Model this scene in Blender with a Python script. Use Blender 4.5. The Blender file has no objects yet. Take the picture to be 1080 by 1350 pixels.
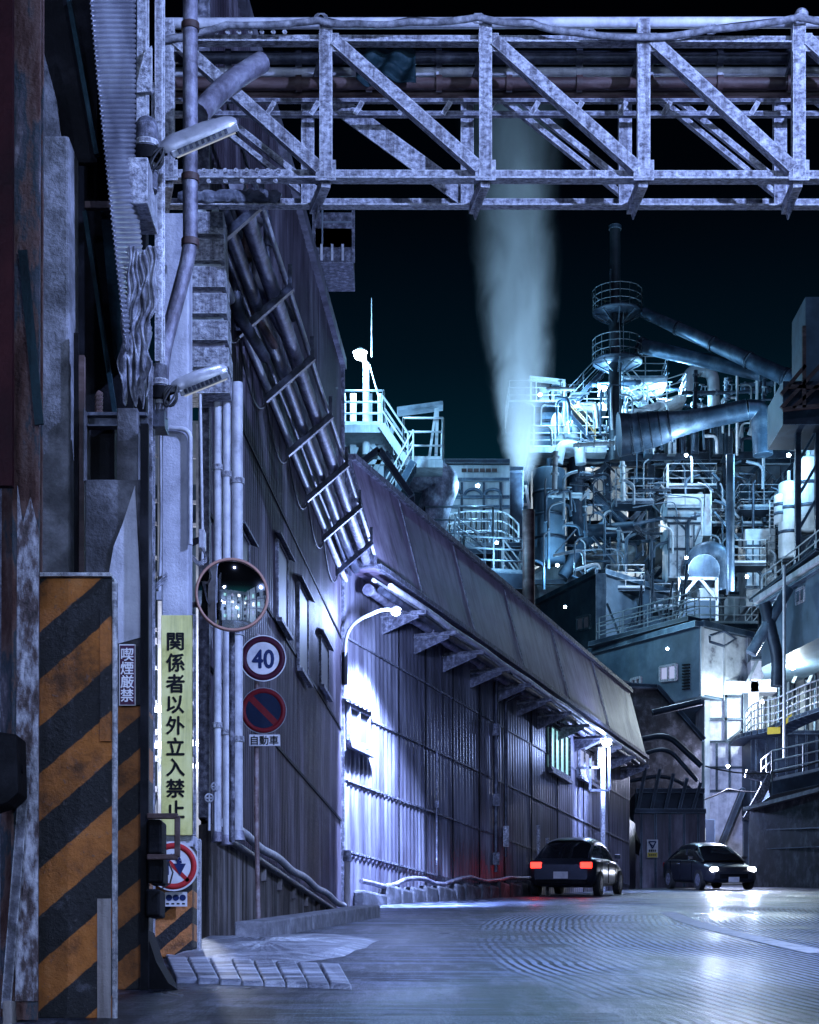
SKYS = .0075
FILL_SUN = .3
KEYP = 11500
KEYP2 = 1100
PLANTP = 1.7
STEAMD = 1.5
STEAML = 19000
HAZE = 0
import bpy, math, random
from mathutils import Vector, Matrix, Euler
V = Vector
random.seed(7)
S = bpy.context.scene
COL = S.collection
F, HZ, CX = 2400.0, 1372.0, 540.0
SLOPE, CAMH = .097, .8

def gz(d): return -CAMH + SLOPE * d
def P(x, y, d): return V(((x - CX) / F * d, d, (HZ - y) / F * d))
def G(x, y):
    d = CAMH / (SLOPE - (HZ - y) / F)
    return P(x, y, d)
def GX(x, d, up=0): return V(((x - CX) / F * d, d, gz(d) + up))
W1X, W1K = -3.63, .0667
W2X, W2K = -13.33, .35
N1 = V((1, -W1K, 0)).normalized()
N2 = V((1, -W2K, 0)).normalized()
def W1(x, y, off=0):
    u = (x - CX) / F
    d = (-W1X - off * 1.0022) / (W1K - u)
    return P(x, y, d)
def W2(x, y, off=0):
    u = (x - CX) / F
    d = (-W2X - off * 1.0595) / (W2K - u)
    return P(x, y, d)
def w1(d, z, off=0): return V((W1X + W1K * d, d, z)) + N1 * off
def w2(d, z, off=0): return V((W2X + W2K * d, d, z)) + N2 * off

# ------------------------------------------------------------------ materials
def nt_new(name):
    m = bpy.data.materials.new(name)
    m.use_nodes = True
    nt = m.node_tree
    b = nt.nodes['Principled BSDF']
    return m, nt, b
def N(nt, typ, **kw):
    n = nt.nodes.new(typ)
    for k, v in kw.items():
        if k in n.inputs.keys(): n.inputs[k].default_value = v
        else: setattr(n, k, v)
    return n
def ramp(nt, stops):
    r = nt.nodes.new('ShaderNodeValToRGB')
    e = r.color_ramp.elements
    while len(e) < len(stops): e.new(.5)
    for i, (p, c) in enumerate(stops):
        e[i].position = p
        e[i].color = (c[0], c[1], c[2], 1) if not isinstance(c, (int, float)) else (c, c, c, 1)
    return r
def coords(nt, world=False):
    if world:
        g = nt.nodes.new('ShaderNodeNewGeometry')
        return g.outputs['Position']
    tc = nt.nodes.new('ShaderNodeTexCoord')
    oi = nt.nodes.new('ShaderNodeObjectInfo')
    mu = N(nt, 'ShaderNodeMath', operation='MULTIPLY'); mu.inputs[1].default_value = 37.0
    nt.links.new(oi.outputs['Random'], mu.inputs[0])
    ad = N(nt, 'ShaderNodeVectorMath', operation='ADD')
    nt.links.new(tc.outputs['Object'], ad.inputs[0]); nt.links.new(mu.outputs[0], ad.inputs[1])
    return ad.outputs[0]
def noise(nt, src, scale, stretch=(1, 1, 1), detail=6, rough=.65, dist=0):
    mp = N(nt, 'ShaderNodeMapping'); mp.inputs['Scale'].default_value = stretch
    nt.links.new(src, mp.inputs['Vector'])
    n = N(nt, 'ShaderNodeTexNoise', Scale=scale, Detail=detail, Roughness=rough, Distortion=dist)
    nt.links.new(mp.outputs[0], n.inputs['Vector'])
    return n.outputs['Fac']
def mixc(nt, fac, a, b, mode='MIX'):
    m = N(nt, 'ShaderNodeMix', data_type='RGBA', blend_type=mode)
    for sock, val in ((0, fac), (6, a), (7, b)):
        if isinstance(val, (int, float)): m.inputs[sock].default_value = val
        elif isinstance(val, tuple): m.inputs[sock].default_value = (*val, 1)
        else: nt.links.new(val, m.inputs[sock])
    return m.outputs[2]
def wm(name, stops, scale=3, stretch=(1, 1, 1), rough=.6, metal=0, bump=.25, bscale=40, streak=None, sfac=.6, sscale=5, world=False, rvar=.15, edge=None):
    """weathered surface: blotches along a colour ramp, optional vertical streaks of another colour, fine bump"""
    m, nt, b = nt_new(name)
    src = coords(nt, world)
    n1 = noise(nt, src, scale, stretch)
    r = ramp(nt, stops); nt.links.new(n1, r.inputs[0])
    col = r.outputs[0]
    if streak:
        n2 = noise(nt, src, sscale, (1, 1, .06), detail=5, rough=.7)
        rr = ramp(nt, [(.45, 0.0), (.68, 1.0)]); nt.links.new(n2, rr.inputs[0])
        mu = N(nt, 'ShaderNodeMath', operation='MULTIPLY'); mu.inputs[1].default_value = sfac
        nt.links.new(rr.outputs[0], mu.inputs[0])
        col = mixc(nt, mu.outputs[0], col, streak)
    if edge:  # edges lightened in the colour as crisp bright highlights, broken by noise
        bv = N(nt, 'ShaderNodeBevel', samples=3); bv.inputs['Radius'].default_value = edge[0]
        gg = nt.nodes.new('ShaderNodeNewGeometry')
        dt = N(nt, 'ShaderNodeVectorMath', operation='DOT_PRODUCT'); nt.links.new(bv.outputs[0], dt.inputs[0]); nt.links.new(gg.outputs['Normal'], dt.inputs[1])
        er = ramp(nt, [(.80, 1.0), (.985, 0.0)]); nt.links.new(dt.outputs['Value'], er.inputs[0])
        en = ramp(nt, [(.36, .15), (.58, 1.0)]); nt.links.new(noise(nt, src, edge[3], detail=4), en.inputs[0])
        em = N(nt, 'ShaderNodeMath', operation='MULTIPLY'); nt.links.new(er.outputs[0], em.inputs[0]); nt.links.new(en.outputs[0], em.inputs[1])
        e2 = N(nt, 'ShaderNodeMath', operation='MULTIPLY'); e2.inputs[1].default_value = edge[2]; nt.links.new(em.outputs[0], e2.inputs[0])
        col = mixc(nt, e2.outputs[0], col, edge[1])
    nt.links.new(col, b.inputs['Base Color'])
    n3 = noise(nt, src, bscale, detail=4)
    mr = N(nt, 'ShaderNodeMapRange'); mr.inputs[3].default_value = max(.05, rough - rvar); mr.inputs[4].default_value = min(1, rough + rvar)
    nt.links.new(n1, mr.inputs[0]); nt.links.new(mr.outputs[0], b.inputs['Roughness'])
    b.inputs['Metallic'].default_value = metal
    if name in ('black_steel', 'dark_red_plate', 'peeling_column_paint', 'dark_teal_paint'): b.inputs['Specular IOR Level'].default_value = .12
    if bump:
        bp = N(nt, 'ShaderNodeBump', Strength=bump, Distance=.02)
        ad = N(nt, 'ShaderNodeMath', operation='ADD'); nt.links.new(n3, ad.inputs[0]); nt.links.new(n1, ad.inputs[1])
        nt.links.new(ad.outputs[0], bp.inputs['Height']); nt.links.new(bp.outputs[0], b.inputs['Normal'])
    return m
def plain(name, c, rough=.5, metal=0):
    m, nt, b = nt_new(name)
    src = coords(nt)
    n = noise(nt, src, 25)
    r = ramp(nt, [(.3, tuple(x * .75 for x in c)), (.7, c)]); nt.links.new(n, r.inputs[0])
    nt.links.new(r.outputs[0], b.inputs['Base Color'])
    b.inputs['Roughness'].default_value = rough; b.inputs['Metallic'].default_value = metal
    if 'sign' in name: b.inputs['Specular IOR Level'].default_value = .12
    return m
def emit(name, c, s):
    m, nt, b = nt_new(name)
    b.inputs['Base Color'].default_value = (.05, .05, .06, 1)
    b.inputs['Emission Color'].default_value = (*c, 1)
    b.inputs['Emission Strength'].default_value = s
    if name == 'dim_window': b.inputs['Specular IOR Level'].default_value = .08
    return m
def stripes(name, period, tan, phase, ca=(.62, .22, .035), cb=(.006, .006, .008)):
    m, nt, b = nt_new(name)
    g = nt.nodes.new('ShaderNodeNewGeometry')
    sp = N(nt, 'ShaderNodeSeparateXYZ'); nt.links.new(g.outputs['Position'], sp.inputs[0])
    nz = noise(nt, g.outputs['Position'], 14, detail=6)
    a1 = N(nt, 'ShaderNodeMath', operation='MULTIPLY_ADD'); nt.links.new(sp.outputs['X'], a1.inputs[0]); a1.inputs[1].default_value = -tan
    nt.links.new(sp.outputs['Z'], a1.inputs[2])
    a2 = N(nt, 'ShaderNodeMath', operation='MULTIPLY_ADD'); nt.links.new(nz, a2.inputs[0]); a2.inputs[1].default_value = .03
    nt.links.new(a1.outputs[0], a2.inputs[2])
    a3 = N(nt, 'ShaderNodeMath', operation='MULTIPLY_ADD'); nt.links.new(a2.outputs[0], a3.inputs[0]); a3.inputs[1].default_value = 1 / period; a3.inputs[2].default_value = phase
    fr = N(nt, 'ShaderNodeMath', operation='FRACT'); nt.links.new(a3.outputs[0], fr.inputs[0])
    st = ramp(nt, [(.485, 0.0), (.5, 1.0), (.985, 1.0), (1.0, 0.0)]); nt.links.new(fr.outputs[0], st.inputs[0])
    # worn paint
    n1 = noise(nt, g.outputs['Position'], 5, detail=8, rough=.7)
    n2 = noise(nt, g.outputs['Position'], 30, detail=6, rough=.7)
    ora = ramp(nt, [(.34, tuple(x * .22 for x in ca)), (.46, tuple(x * .7 for x in ca)), (.56, ca), (.72, (ca[0] * 1.1, ca[1] * 1.35, ca[2] * 2.4))]); nt.links.new(n1, ora.inputs[0])
    blk = ramp(nt, [(.48, cb), (.62, tuple(x * 2.0 for x in cb)), (.72, (.11, .11, .14))]); nt.links.new(n1, blk.inputs[0])
    col = mixc(nt, st.outputs[0], ora.outputs[0], blk.outputs[0])
    wr = ramp(nt, [(.60, 0.0), (.66, 1.0)]); nt.links.new(n2, wr.inputs[0])
    wf = N(nt, 'ShaderNodeMath', operation='MULTIPLY'); wf.inputs[1].default_value = .55; nt.links.new(wr.outputs[0], wf.inputs[0])
    col = mixc(nt, wf.outputs[0], col, (.10, .085, .09))
    nt.links.new(col, b.inputs['Base Color'])
    b.inputs['Roughness'].default_value = .55
    bp = N(nt, 'ShaderNodeBump', Strength=.9, Distance=.02)
    ad = N(nt, 'ShaderNodeMath', operation='ADD'); nt.links.new(n2, ad.inputs[0]); nt.links.new(n1, ad.inputs[1])
    nt.links.new(ad.outputs[0], bp.inputs['Height']); nt.links.new(bp.outputs[0], b.inputs['Normal'])
    return m

M = {}
g3 = lambda a, b, c: [(.32, a), (.5, b), (.68, c)]
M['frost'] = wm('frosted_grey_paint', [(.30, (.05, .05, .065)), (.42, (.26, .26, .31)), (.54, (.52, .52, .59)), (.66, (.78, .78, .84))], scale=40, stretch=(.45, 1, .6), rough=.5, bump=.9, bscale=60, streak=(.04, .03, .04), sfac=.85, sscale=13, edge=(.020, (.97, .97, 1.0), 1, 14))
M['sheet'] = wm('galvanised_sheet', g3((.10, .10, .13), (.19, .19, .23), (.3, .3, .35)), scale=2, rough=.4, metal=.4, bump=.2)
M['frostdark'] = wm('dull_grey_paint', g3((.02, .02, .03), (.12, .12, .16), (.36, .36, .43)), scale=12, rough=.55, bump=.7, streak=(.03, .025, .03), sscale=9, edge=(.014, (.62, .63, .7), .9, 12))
M['rustpipe'] = wm('rust_brown_pipe_paint', g3((.02, .010, .010), (.06, .030, .028), (.15, .10, .10)), scale=4, stretch=(.3, 1, 1), rough=.6)
M['darkpipe'] = wm('dark_pipe_steel', g3((.02, .022, .03), (.06, .065, .09), (.16, .17, .22)), scale=5, rough=.45, metal=.4)
M['lagging'] = wm('grey_pipe_lagging', g3((.10, .09, .12), (.26, .25, .32), (.5, .5, .58)), scale=5, rough=.5, metal=.35, bump=.4, streak=(.08, .06, .08))
M['white'] = wm('white_pipe_paint', g3((.35, .35, .40), (.62, .62, .68), (.78, .78, .82)), scale=4, rough=.45, streak=(.25, .24, .28), sfac=.4)
M['lilac'] = wm('pale_plaster', g3((.30, .30, .36), (.5, .5, .58), (.66, .66, .74)), scale=3, rough=.75, bump=.5, streak=(.22, .22, .28), sfac=.5, sscale=4)
M['concrete'] = wm('rough_concrete', g3((.03, .03, .036), (.11, .11, .125), (.27, .27, .31)), scale=3.2, rough=.85, bump=1.0, bscale=30)
M['concrete2'] = wm('stained_concrete', g3((.012, .012, .015), (.05, .05, .06), (.2, .2, .23)), scale=2.4, rough=.85, bump=.7, bscale=25, streak=(.03, .025, .025), sscale=3)
M['peel'] = wm('peeling_column_paint', [(.3, (.025, .012, .012)), (.42, (.075, .038, .034)), (.5, (.12, .075, .07)), (.56, (.035, .05, .065)), (.64, (.10, .09, .11)), (.74, (.34, .31, .36))], scale=3.6, stretch=(2.2, 2.2, .55), rough=.6, bump=.7, bscale=50)
M['peelpale'] = wm('pale_flaking_paint', [(.34, (.03, .02, .022)), (.44, (.10, .07, .075)), (.5, (.22, .21, .25)), (.62, (.55, .54, .62))], scale=9, stretch=(2.2, 2.2, .8), rough=.55, bump=1.0, bscale=50)
M['darkred'] = wm('dark_red_plate', g3((.008, .001, .002), (.022, .003, .005), (.04, .008, .01)), scale=2, rough=.6)
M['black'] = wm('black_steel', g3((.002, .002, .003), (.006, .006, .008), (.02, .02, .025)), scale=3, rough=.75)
M['teal'] = wm('dark_teal_paint', g3((.004, .010, .014), (.010, .028, .036), (.03, .06, .075)), scale=3, rough=.6)
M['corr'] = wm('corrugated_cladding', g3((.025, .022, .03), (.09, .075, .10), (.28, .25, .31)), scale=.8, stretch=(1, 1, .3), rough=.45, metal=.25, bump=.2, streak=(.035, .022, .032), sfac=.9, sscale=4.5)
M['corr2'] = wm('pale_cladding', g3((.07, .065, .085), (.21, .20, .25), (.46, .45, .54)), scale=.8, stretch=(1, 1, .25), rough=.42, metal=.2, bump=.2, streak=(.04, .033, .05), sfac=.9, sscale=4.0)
M['band'] = wm('purple_grey_cladding', g3((.22, .16, .24), (.31, .25, .34), (.44, .38, .48)), scale=.9, rough=.5, metal=.15, bump=.2, streak=(.10, .06, .09), sfac=.85, sscale=3.4)
M['stone'] = wm('stained_block_masonry', g3((.012, .010, .010), (.05, .038, .036), (.17, .14, .135)), scale=2.6, stretch=(1, 1, .5), rough=.85, bump=.8, bscale=18, streak=(.44, .40, .40), sfac=.85, sscale=2.6)
M['kerb'] = wm('kerb_concrete', g3((.14, .14, .16), (.25, .25, .28), (.4, .4, .44)), scale=4, rough=.8, bump=.6)
M['plantteal'] = wm('teal_grey_plant_wall', g3((.025, .045, .07), (.06, .10, .145), (.13, .19, .25)), scale=.6, rough=.6, streak=(.06, .09, .11), sscale=1.2, bump=.1)
M['plantdark'] = wm('dark_plant_steel', g3((.006, .010, .02), (.014, .024, .042), (.05, .075, .11)), scale=.9, rough=.5, metal=.3, bump=.1, edge=(.05, (.40, .52, .62), .8, 1.2))
M['plantblue'] = wm('blue_grey_vessel', g3((.03, .055, .085), (.07, .115, .17), (.2, .28, .35)), scale=.9, rough=.45, metal=.4, bump=.1, streak=(.02, .03, .045), sscale=2.2, edge=(.05, (.55, .66, .74), .9, 1.2))
M['plantwhite'] = wm('white_plant_panel', g3((.32, .36, .38), (.5, .54, .57), (.7, .74, .77)), scale=.9, rough=.55, bump=.1, streak=(.16, .18, .19), sscale=2.2, sfac=.7)
M['rail'] = wm('pale_handrail_paint', g3((.4, .42, .44), (.6, .62, .64), (.75, .76, .78)), scale=2, rough=.5, bump=0)
M['raildark'] = wm('dull_handrail_paint', g3((.10, .13, .16), (.22, .26, .3), (.34, .38, .42)), scale=2, rough=.5, bump=0)
M['railorange'] = plain('orange_handrail_paint', (.75, .42, .14), .5)
M['yellow'] = plain('yellow_panel_paint', (.75, .55, .06), .5)
M['stain'] = wm('mottled_panel', [(.36, (.16, .17, .2)), (.44, (.42, .46, .5)), (.6, (.62, .66, .7))], scale=1.1, rough=.55, bump=.1)
M['alu'] = wm('cast_aluminium_lamp', g3((.3, .3, .33), (.5, .5, .54), (.62, .62, .66)), scale=6, rough=.4, metal=.5, bump=.1)
M['rubber'] = plain('black_cable_sheath', (.03, .03, .035), .6)
M['cablegrey'] = wm('dusty_cable_sheath', g3((.06, .06, .07), (.2, .2, .23), (.42, .42, .46)), scale=12, rough=.7)
M['glow'] = emit('lamp_glow', (.82, .95, 1.0), 60)
M['glowblue'] = emit('lamp_glow_cool', (.75, .85, 1.0), 45)
M['tube'] = emit('fluorescent_tube', (.85, .93, 1.0), 14)
M['litwin'] = emit('lit_window_teal', (.35, .75, .80), 1.1)
M['litwhite'] = emit('lit_window_white', (.80, .90, 1.0), 2.2)
M['litdim'] = emit('dim_window', (.35, .5, .85), .03)
M['litblue'] = emit('pale_lit_window', (.55, .62, 1.0), .7)
M['ledoff'] = emit('led_lamp_lens', (.8, .88, 1.0), .45)
M['redlamp'] = emit('tail_lamp', (1.0, .03, .018), 5)
M['headlamp'] = emit('head_lamp', (.95, .97, 1.0), 90)
M['amber'] = emit('amber_lamp', (1.0, .45, .06), 5)
M['glass'] = plain('dark_glass', (.03, .035, .045), .12)
M['carglass'], _nt, _b = nt_new('tinted_car_glass'); _b.inputs['Base Color'].default_value = (.012, .014, .018, 1); _b.inputs['Roughness'].default_value = .06; _b.inputs['Coat Weight'].default_value = .6
M['mirror'], _nt, _b = nt_new('mirror_face')
_b.inputs['Base Color'].default_value = (.86, .88, .92, 1); _b.inputs['Metallic'].default_value = 1; _b.inputs['Roughness'].default_value = .03
M['orange'] = plain('orange_rim_paint', (.50, .26, .20), .5)
M['signyellow'] = wm('yellow_sign_face', [(.28, (.52, .47, .13)), (.45, (.80, .73, .25)), (.7, (.90, .83, .36))], scale=4, rough=.5, bump=.1, streak=(.28, .28, .10), sfac=.6, sscale=9)
M['signblack'] = plain('sign_black_print', (.012, .012, .014), .5)
M['signwhite'] = wm('sign_white_face', [(.3, (.5, .49, .53)), (.6, (.74, .72, .76))], scale=5, rough=.5, bump=.05)
M['signring'] = plain('dark_red_sign_ring', (.065, .012, .028), .45)
M['signred'] = plain('red_sign_print', (.5, .035, .04), .45)
M['signredark'] = plain('dull_red_sign_print', (.16, .012, .018), .45)
M['signblue'] = plain('blue_sign_face', (.006, .014, .04), .5)
M['signnavy'] = plain('navy_sign_print', (.02, .035, .12), .45)
M['signmaroon'] = plain('maroon_sign_face', (.07, .02, .05), .5)
M['back'] = plain('grey_sign_back', (.3, .3, .33), .5)
M['polebrown'] = wm('brown_sign_pole', g3((.10, .06, .06), (.24, .16, .16), (.4, .34, .36)), scale=6, rough=.5)
M['carblack'] = plain('dark_car_paint', (.05, .055, .075), .28, .5)
M['carsilver'] = plain('silver_car_paint', (.35, .36, .38), .25, .5)
M['tyre'] = plain('tyre_rubber', (.02, .02, .02), .8)

# ------------------------------------------------------------------ mesh builder
class MB:
    def __init__(s): s.v = []; s.f = []; s.sm = []
    def add(s, vs, fs, smooth=False):
        o = len(s.v); s.v += [V(v) for v in vs]
        for f in fs: s.f.append([i + o for i in f]); s.sm.append(smooth)
        return s
    def hexa(s, c):  # 8 corners: bottom ring then top ring
        return s.add(c, [(3, 2, 1, 0), (4, 5, 6, 7), (0, 1, 5, 4), (1, 2, 6, 5), (2, 3, 7, 6), (3, 0, 4, 7)])
    def box(s, c, size, R=None):
        c = V(c); h = V(size) / 2
        pts = [V((x * h.x, y * h.y, z * h.z)) for z in (-1, 1) for x, y in ((-1, -1), (1, -1), (1, 1), (-1, 1))]
        if R is not None: pts = [R @ p for p in pts]
        return s.hexa([c + p for p in pts])
    def bb(s, a, b):
        a = V(a); b = V(b)
        lo = V(map(min, a, b)); hi = V(map(max, a, b))
        return s.box((lo + hi) / 2, hi - lo)
    def beam(s, p, q, w, h, up=(0, 0, 1), ow=0, oh=0):
        p = V(p); q = V(q); d = (q - p).normalized(); up = V(up)
        if abs(d.dot(up)) > .98: up = V((0, 1, 0)) if abs(d.y) < .9 else V((1, 0, 0))
        a = d.cross(up).normalized(); b = a.cross(d).normalized()
        o = a * ow + b * oh
        ring = [(-w / 2, -h / 2), (w / 2, -h / 2), (w / 2, h / 2), (-w / 2, h / 2)]
        return s.hexa([p + o + a * x + b * y for x, y in ring] + [q + o + a * x + b * y for x, y in ring])
    def angle(s, p, q, w, t=.012, up=(0, 0, 1)):
        s.beam(p, q, w, t, up, 0, -w / 2 + t / 2)
        return s.beam(p, q, t, w - t, up, -w / 2 + t / 2, t / 2)
    def ibeam(s, p, q, w, h, t=.015, up=(0, 0, 1)):
        s.beam(p, q, w, t, up, 0, h / 2 - t / 2); s.beam(p, q, w, t, up, 0, -h / 2 + t / 2)
        return s.beam(p, q, t, h - 2 * t, up)
    def cyl(s, p, q, r0, r1=None, n=12, caps=True):
        r1 = r0 if r1 is None else r1
        p = V(p); q = V(q); d = (q - p).normalized()
        up = V((0, 0, 1)) if abs(d.z) < .9 else V((1, 0, 0))
        a = d.cross(up).normalized(); b = a.cross(d)
        an = [2 * math.pi * i / n for i in range(n)]
        vs = [p + (a * math.cos(t) + b * math.sin(t)) * r0 for t in an] + [q + (a * math.cos(t) + b * math.sin(t)) * r1 for t in an]
        s.add(vs, [(i, (i + 1) % n, n + (i + 1) % n, n + i) for i in range(n)], True)
        if caps: s.add(vs, [tuple(range(n))[::-1], tuple(range(n, 2 * n))])
        return s
    def tube(s, pts, r, n=8, caps=True):
        pts = [V(p) for p in pts]; m = len(pts)
        rr = r if isinstance(r, (list, tuple)) else [r] * m
        vs = []; ref = None
        for i, p in enumerate(pts):
            t = (pts[min(i + 1, m - 1)] - pts[max(i - 1, 0)]).normalized()
            if ref is None:
                ref = V((0, 0, 1)) if abs(t.z) < .9 else V((1, 0, 0))
            a = t.cross(ref)
            if a.length < 1e-4: a = t.cross(V((.3, 1, .2)))
            a.normalize(); b = a.cross(t).normalized(); ref = b
            vs += [p + (a * math.cos(2 * math.pi * k / n) + b * math.sin(2 * math.pi * k / n)) * rr[i] for k in range(n)]
        fs = [(i * n + k, i * n + (k + 1) % n, (i + 1) * n + (k + 1) % n, (i + 1) * n + k) for i in range(m - 1) for k in range(n)]
        s.add(vs, fs, True)
        if caps: s.add(vs[:n], [tuple(range(n))[::-1]]); s.add(vs[-n:], [tuple(range(n))])
        return s
    def lathe(s, c, prof, n=24, axis=None):
        c = V(c); vs = []
        for r, z in prof:
            for k in range(n):
                t = 2 * math.pi * k / n
                vs.append(c + V((r * math.cos(t), r * math.sin(t), z)))
        if axis is not None:
            q = V((0, 0, 1)).rotation_difference(V(axis).normalized())
            vs = [c + q @ (v - c) for v in vs]
        m = len(prof)
        return s.add(vs, [(i * n + k, i * n + (k + 1) % n, (i + 1) * n + (k + 1) % n, (i + 1) * n + k) for i in range(m - 1) for k in range(n)], True)
    def prism(s, poly, ext):
        poly = [V(p) for p in poly]; ext = V(ext); n = len(poly)
        vs = poly + [p + ext for p in poly]
        return s.add(vs, [tuple(range(n))[::-1], tuple(range(n, 2 * n))] + [(i, (i + 1) % n, n + (i + 1) % n, n + i) for i in range(n)])
    def grid(s, fn, nu, nv, smooth=True):
        vs = [fn(i / nu, j / nv) for j in range(nv + 1) for i in range(nu + 1)]
        w = nu + 1
        return s.add(vs, [(j * w + i, j * w + i + 1, (j + 1) * w + i + 1, (j + 1) * w + i) for j in range(nv) for i in range(nu)], smooth)
    def sphere(s, c, r, n=14, sz=1):
        prof = [(r * math.sin(math.pi * i / n), -r * math.cos(math.pi * i / n) * sz) for i in range(n + 1)]
        prof[0] = (1e-4, prof[0][1]); prof[-1] = (1e-4, prof[-1][1])
        return s.lathe(c, prof, n * 2)
    def rail(s, pts, h=1.1, r=.025, step=1.3, n=6, mid=1, kick=True):
        pts = [V(p) for p in pts]
        for k in range(mid + 1):
            z = h * (k + 1) / (mid + 1)
            s.tube([p + V((0, 0, z)) for p in pts], r, n)
        if kick:
            for a, b in zip(pts, pts[1:]): s.beam(a + V((0, 0, .06)), b + V((0, 0, .06)), .01, .1)
        for a, b in zip(pts, pts[1:]):
            L = (b - a).length; m = max(1, round(L / step))
            for i in range(m + 1):
                p = a + (b - a) * (i / m)
                s.cyl(p, p + V((0, 0, h)), r, n=n)
        return s
    def build(s, name, mat, parent=None, bevel=0, loc=None, local=False):
        me = bpy.data.meshes.new(name)
        o = bpy.data.objects.new(name, me); COL.objects.link(o)
        sh = V((0, 0, 0))
        if parent is not None:
            o.parent = parent
            r = parent
            while r.parent is not None: r = r.parent
            sh = r.location.copy()
        elif loc is not None:
            sh = V(loc); o.location = sh
        elif not local and s.v:
            lo = V([min(v[i] for v in s.v) for i in range(3)]); hi = V([max(v[i] for v in s.v) for i in range(3)])
            sh = V(((lo.x + hi.x) / 2, (lo.y + hi.y) / 2, lo.z)); o.location = sh
        if local: sh = V((0, 0, 0))
        me.from_pydata([tuple(v - sh) for v in s.v], [], s.f)
        me.polygons.foreach_set('use_smooth', s.sm)
        me.materials.append(M[mat] if isinstance(mat, str) else mat)
        me.update()
        if bevel:
            b = o.modifiers.new('bevel', 'BEVEL'); b.width = bevel; b.segments = 2; b.limit_method = 'ANGLE'; b.angle_limit = .6
        return o
def fillet(pts, rad, n=6):
    pts = [V(p) for p in pts]; out = [pts[0]]
    for a, b, c in zip(pts, pts[1:], pts[2:]):
        u = (a - b); v = (c - b); k = min(rad, u.length * .49, v.length * .49)
        p0 = b + u.normalized() * k; p2 = b + v.normalized() * k
        for i in range(n + 1):
            t = i / n
            out.append(p0 * (1 - t) ** 2 + b * 2 * t * (1 - t) + p2 * t * t)
    return out + [pts[-1]]
def tag(o, label, cat, group=None):
    o['label'] = label; o['category'] = cat
    if group: o['group'] = group
    return o
def T(name, label, cat, loc=(0, 0, 0), group=None):
    o = bpy.data.objects.new(name, None); COL.objects.link(o); o.location = V(loc); o.empty_display_size = .2
    return tag(o, label, cat, group)
def struct(o, k='structure'): o['kind'] = k; return o
def light(kind, loc, power, color, radius=.1, target=None, spot=math.radians(120), blend=.6, size=None):
    l = bpy.data.lights.new(kind.lower() + '_lamp_light', kind)
    l.energy = power; l.color = color
    if kind == 'AREA':
        l.shape = 'RECTANGLE'; l.size, l.size_y = size
    elif kind != 'SUN': l.shadow_soft_size = radius
    if kind == 'SPOT': l.spot_size = spot; l.spot_blend = blend
    o = bpy.data.objects.new(l.name, l); COL.objects.link(o); o.location = V(loc)
    if target is not None: o.rotation_euler = (V(target) - V(loc)).to_track_quat('-Z', 'Y').to_euler()
    return o
def text(body, size, mat, parent, loc, name='lettering', ext=.004, off=0.0, sx=1.0, line=1.0, R=None, vertical=False):
    """lettering as a mesh, upright in the XZ plane facing -Y, centred on loc (parent space)"""
    c = bpy.data.curves.new('text', 'FONT'); c.body = '\n'.join(body) if vertical else body
    c.size = size; c.align_x = 'CENTER'; c.align_y = 'CENTER'; c.extrude = ext; c.space_line = line; c.resolution_u = 3
    o = bpy.data.objects.new('text', c); COL.objects.link(o)
    me = bpy.data.meshes.new_from_object(o.evaluated_get(bpy.context.evaluated_depsgraph_get()))
    bpy.data.objects.remove(o); bpy.data.curves.remove(c)
    lo = [min(v.co[i] for v in me.vertices) for i in range(2)]; hi = [max(v.co[i] for v in me.vertices) for i in range(2)]
    me.transform(Matrix.Translation((-(lo[0] + hi[0]) / 2, -(lo[1] + hi[1]) / 2, 0)))
    me.transform(Matrix.Scale(sx, 4, (1, 0, 0)))
    me.transform(Matrix.Rotation(math.pi / 2, 4, 'X'))
    me.transform(Matrix.Translation(V(loc)))
    if off:
        base = [v.co.copy() for v in me.vertices]; polys = [list(p.vertices) for p in me.polygons]; nb_ = len(base)
        sh = [(0, 0), (off, 0), (-off, 0), (0, off), (0, -off)]
        vs = [(p.x + a, p.y - .0003 * k, p.z + b_) for k, (a, b_) in enumerate(sh) for p in base]
        fs = [[i + nb_ * k for i in p] for k in range(5) for p in polys]
        me = bpy.data.meshes.new(name); me.from_pydata(vs, [], fs)
    me.name = name; me.materials.clear(); me.materials.append(M[mat])
    t = bpy.data.objects.new(name, me); COL.objects.link(t); t.parent = parent
    return t
FOREC = (.34, .48, 1.0)
PLANTC = (.27, .62, 1.0)
# ================================================================== camera, world, render
cam = bpy.data.cameras.new('camera'); co = bpy.data.objects.new('camera', cam); COL.objects.link(co)
co.rotation_euler = (math.pi / 2, 0, 0)
cam.sensor_width = 36; cam.sensor_fit = 'AUTO'; cam.lens = 36 * F / 1350
cam.shift_y = (HZ - 675) / 1350; cam.clip_end = 2000; cam.clip_start = .1
S.camera = co
w = bpy.data.worlds.new('World'); S.world = w; w.use_nodes = True
nt = w.node_tree; bg = nt.nodes['Background']
sky = nt.nodes.new('ShaderNodeTexSky'); sky.sky_type = 'NISHITA'; sky.sun_disc = False
sky.sun_elevation = math.radians(38); sky.sun_rotation = math.radians(160)
sky.air_density = 1.0; sky.dust_density = 1.5
mx = N(nt, 'ShaderNodeMix', data_type='RGBA', blend_type='MULTIPLY'); mx.inputs[0].default_value = 1
nt.links.new(sky.outputs[0], mx.inputs[6]); gtc = nt.nodes.new('ShaderNodeTexCoord'); gsp = N(nt, 'ShaderNodeSeparateXYZ'); nt.links.new(gtc.outputs['Generated'], gsp.inputs[0])
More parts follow.
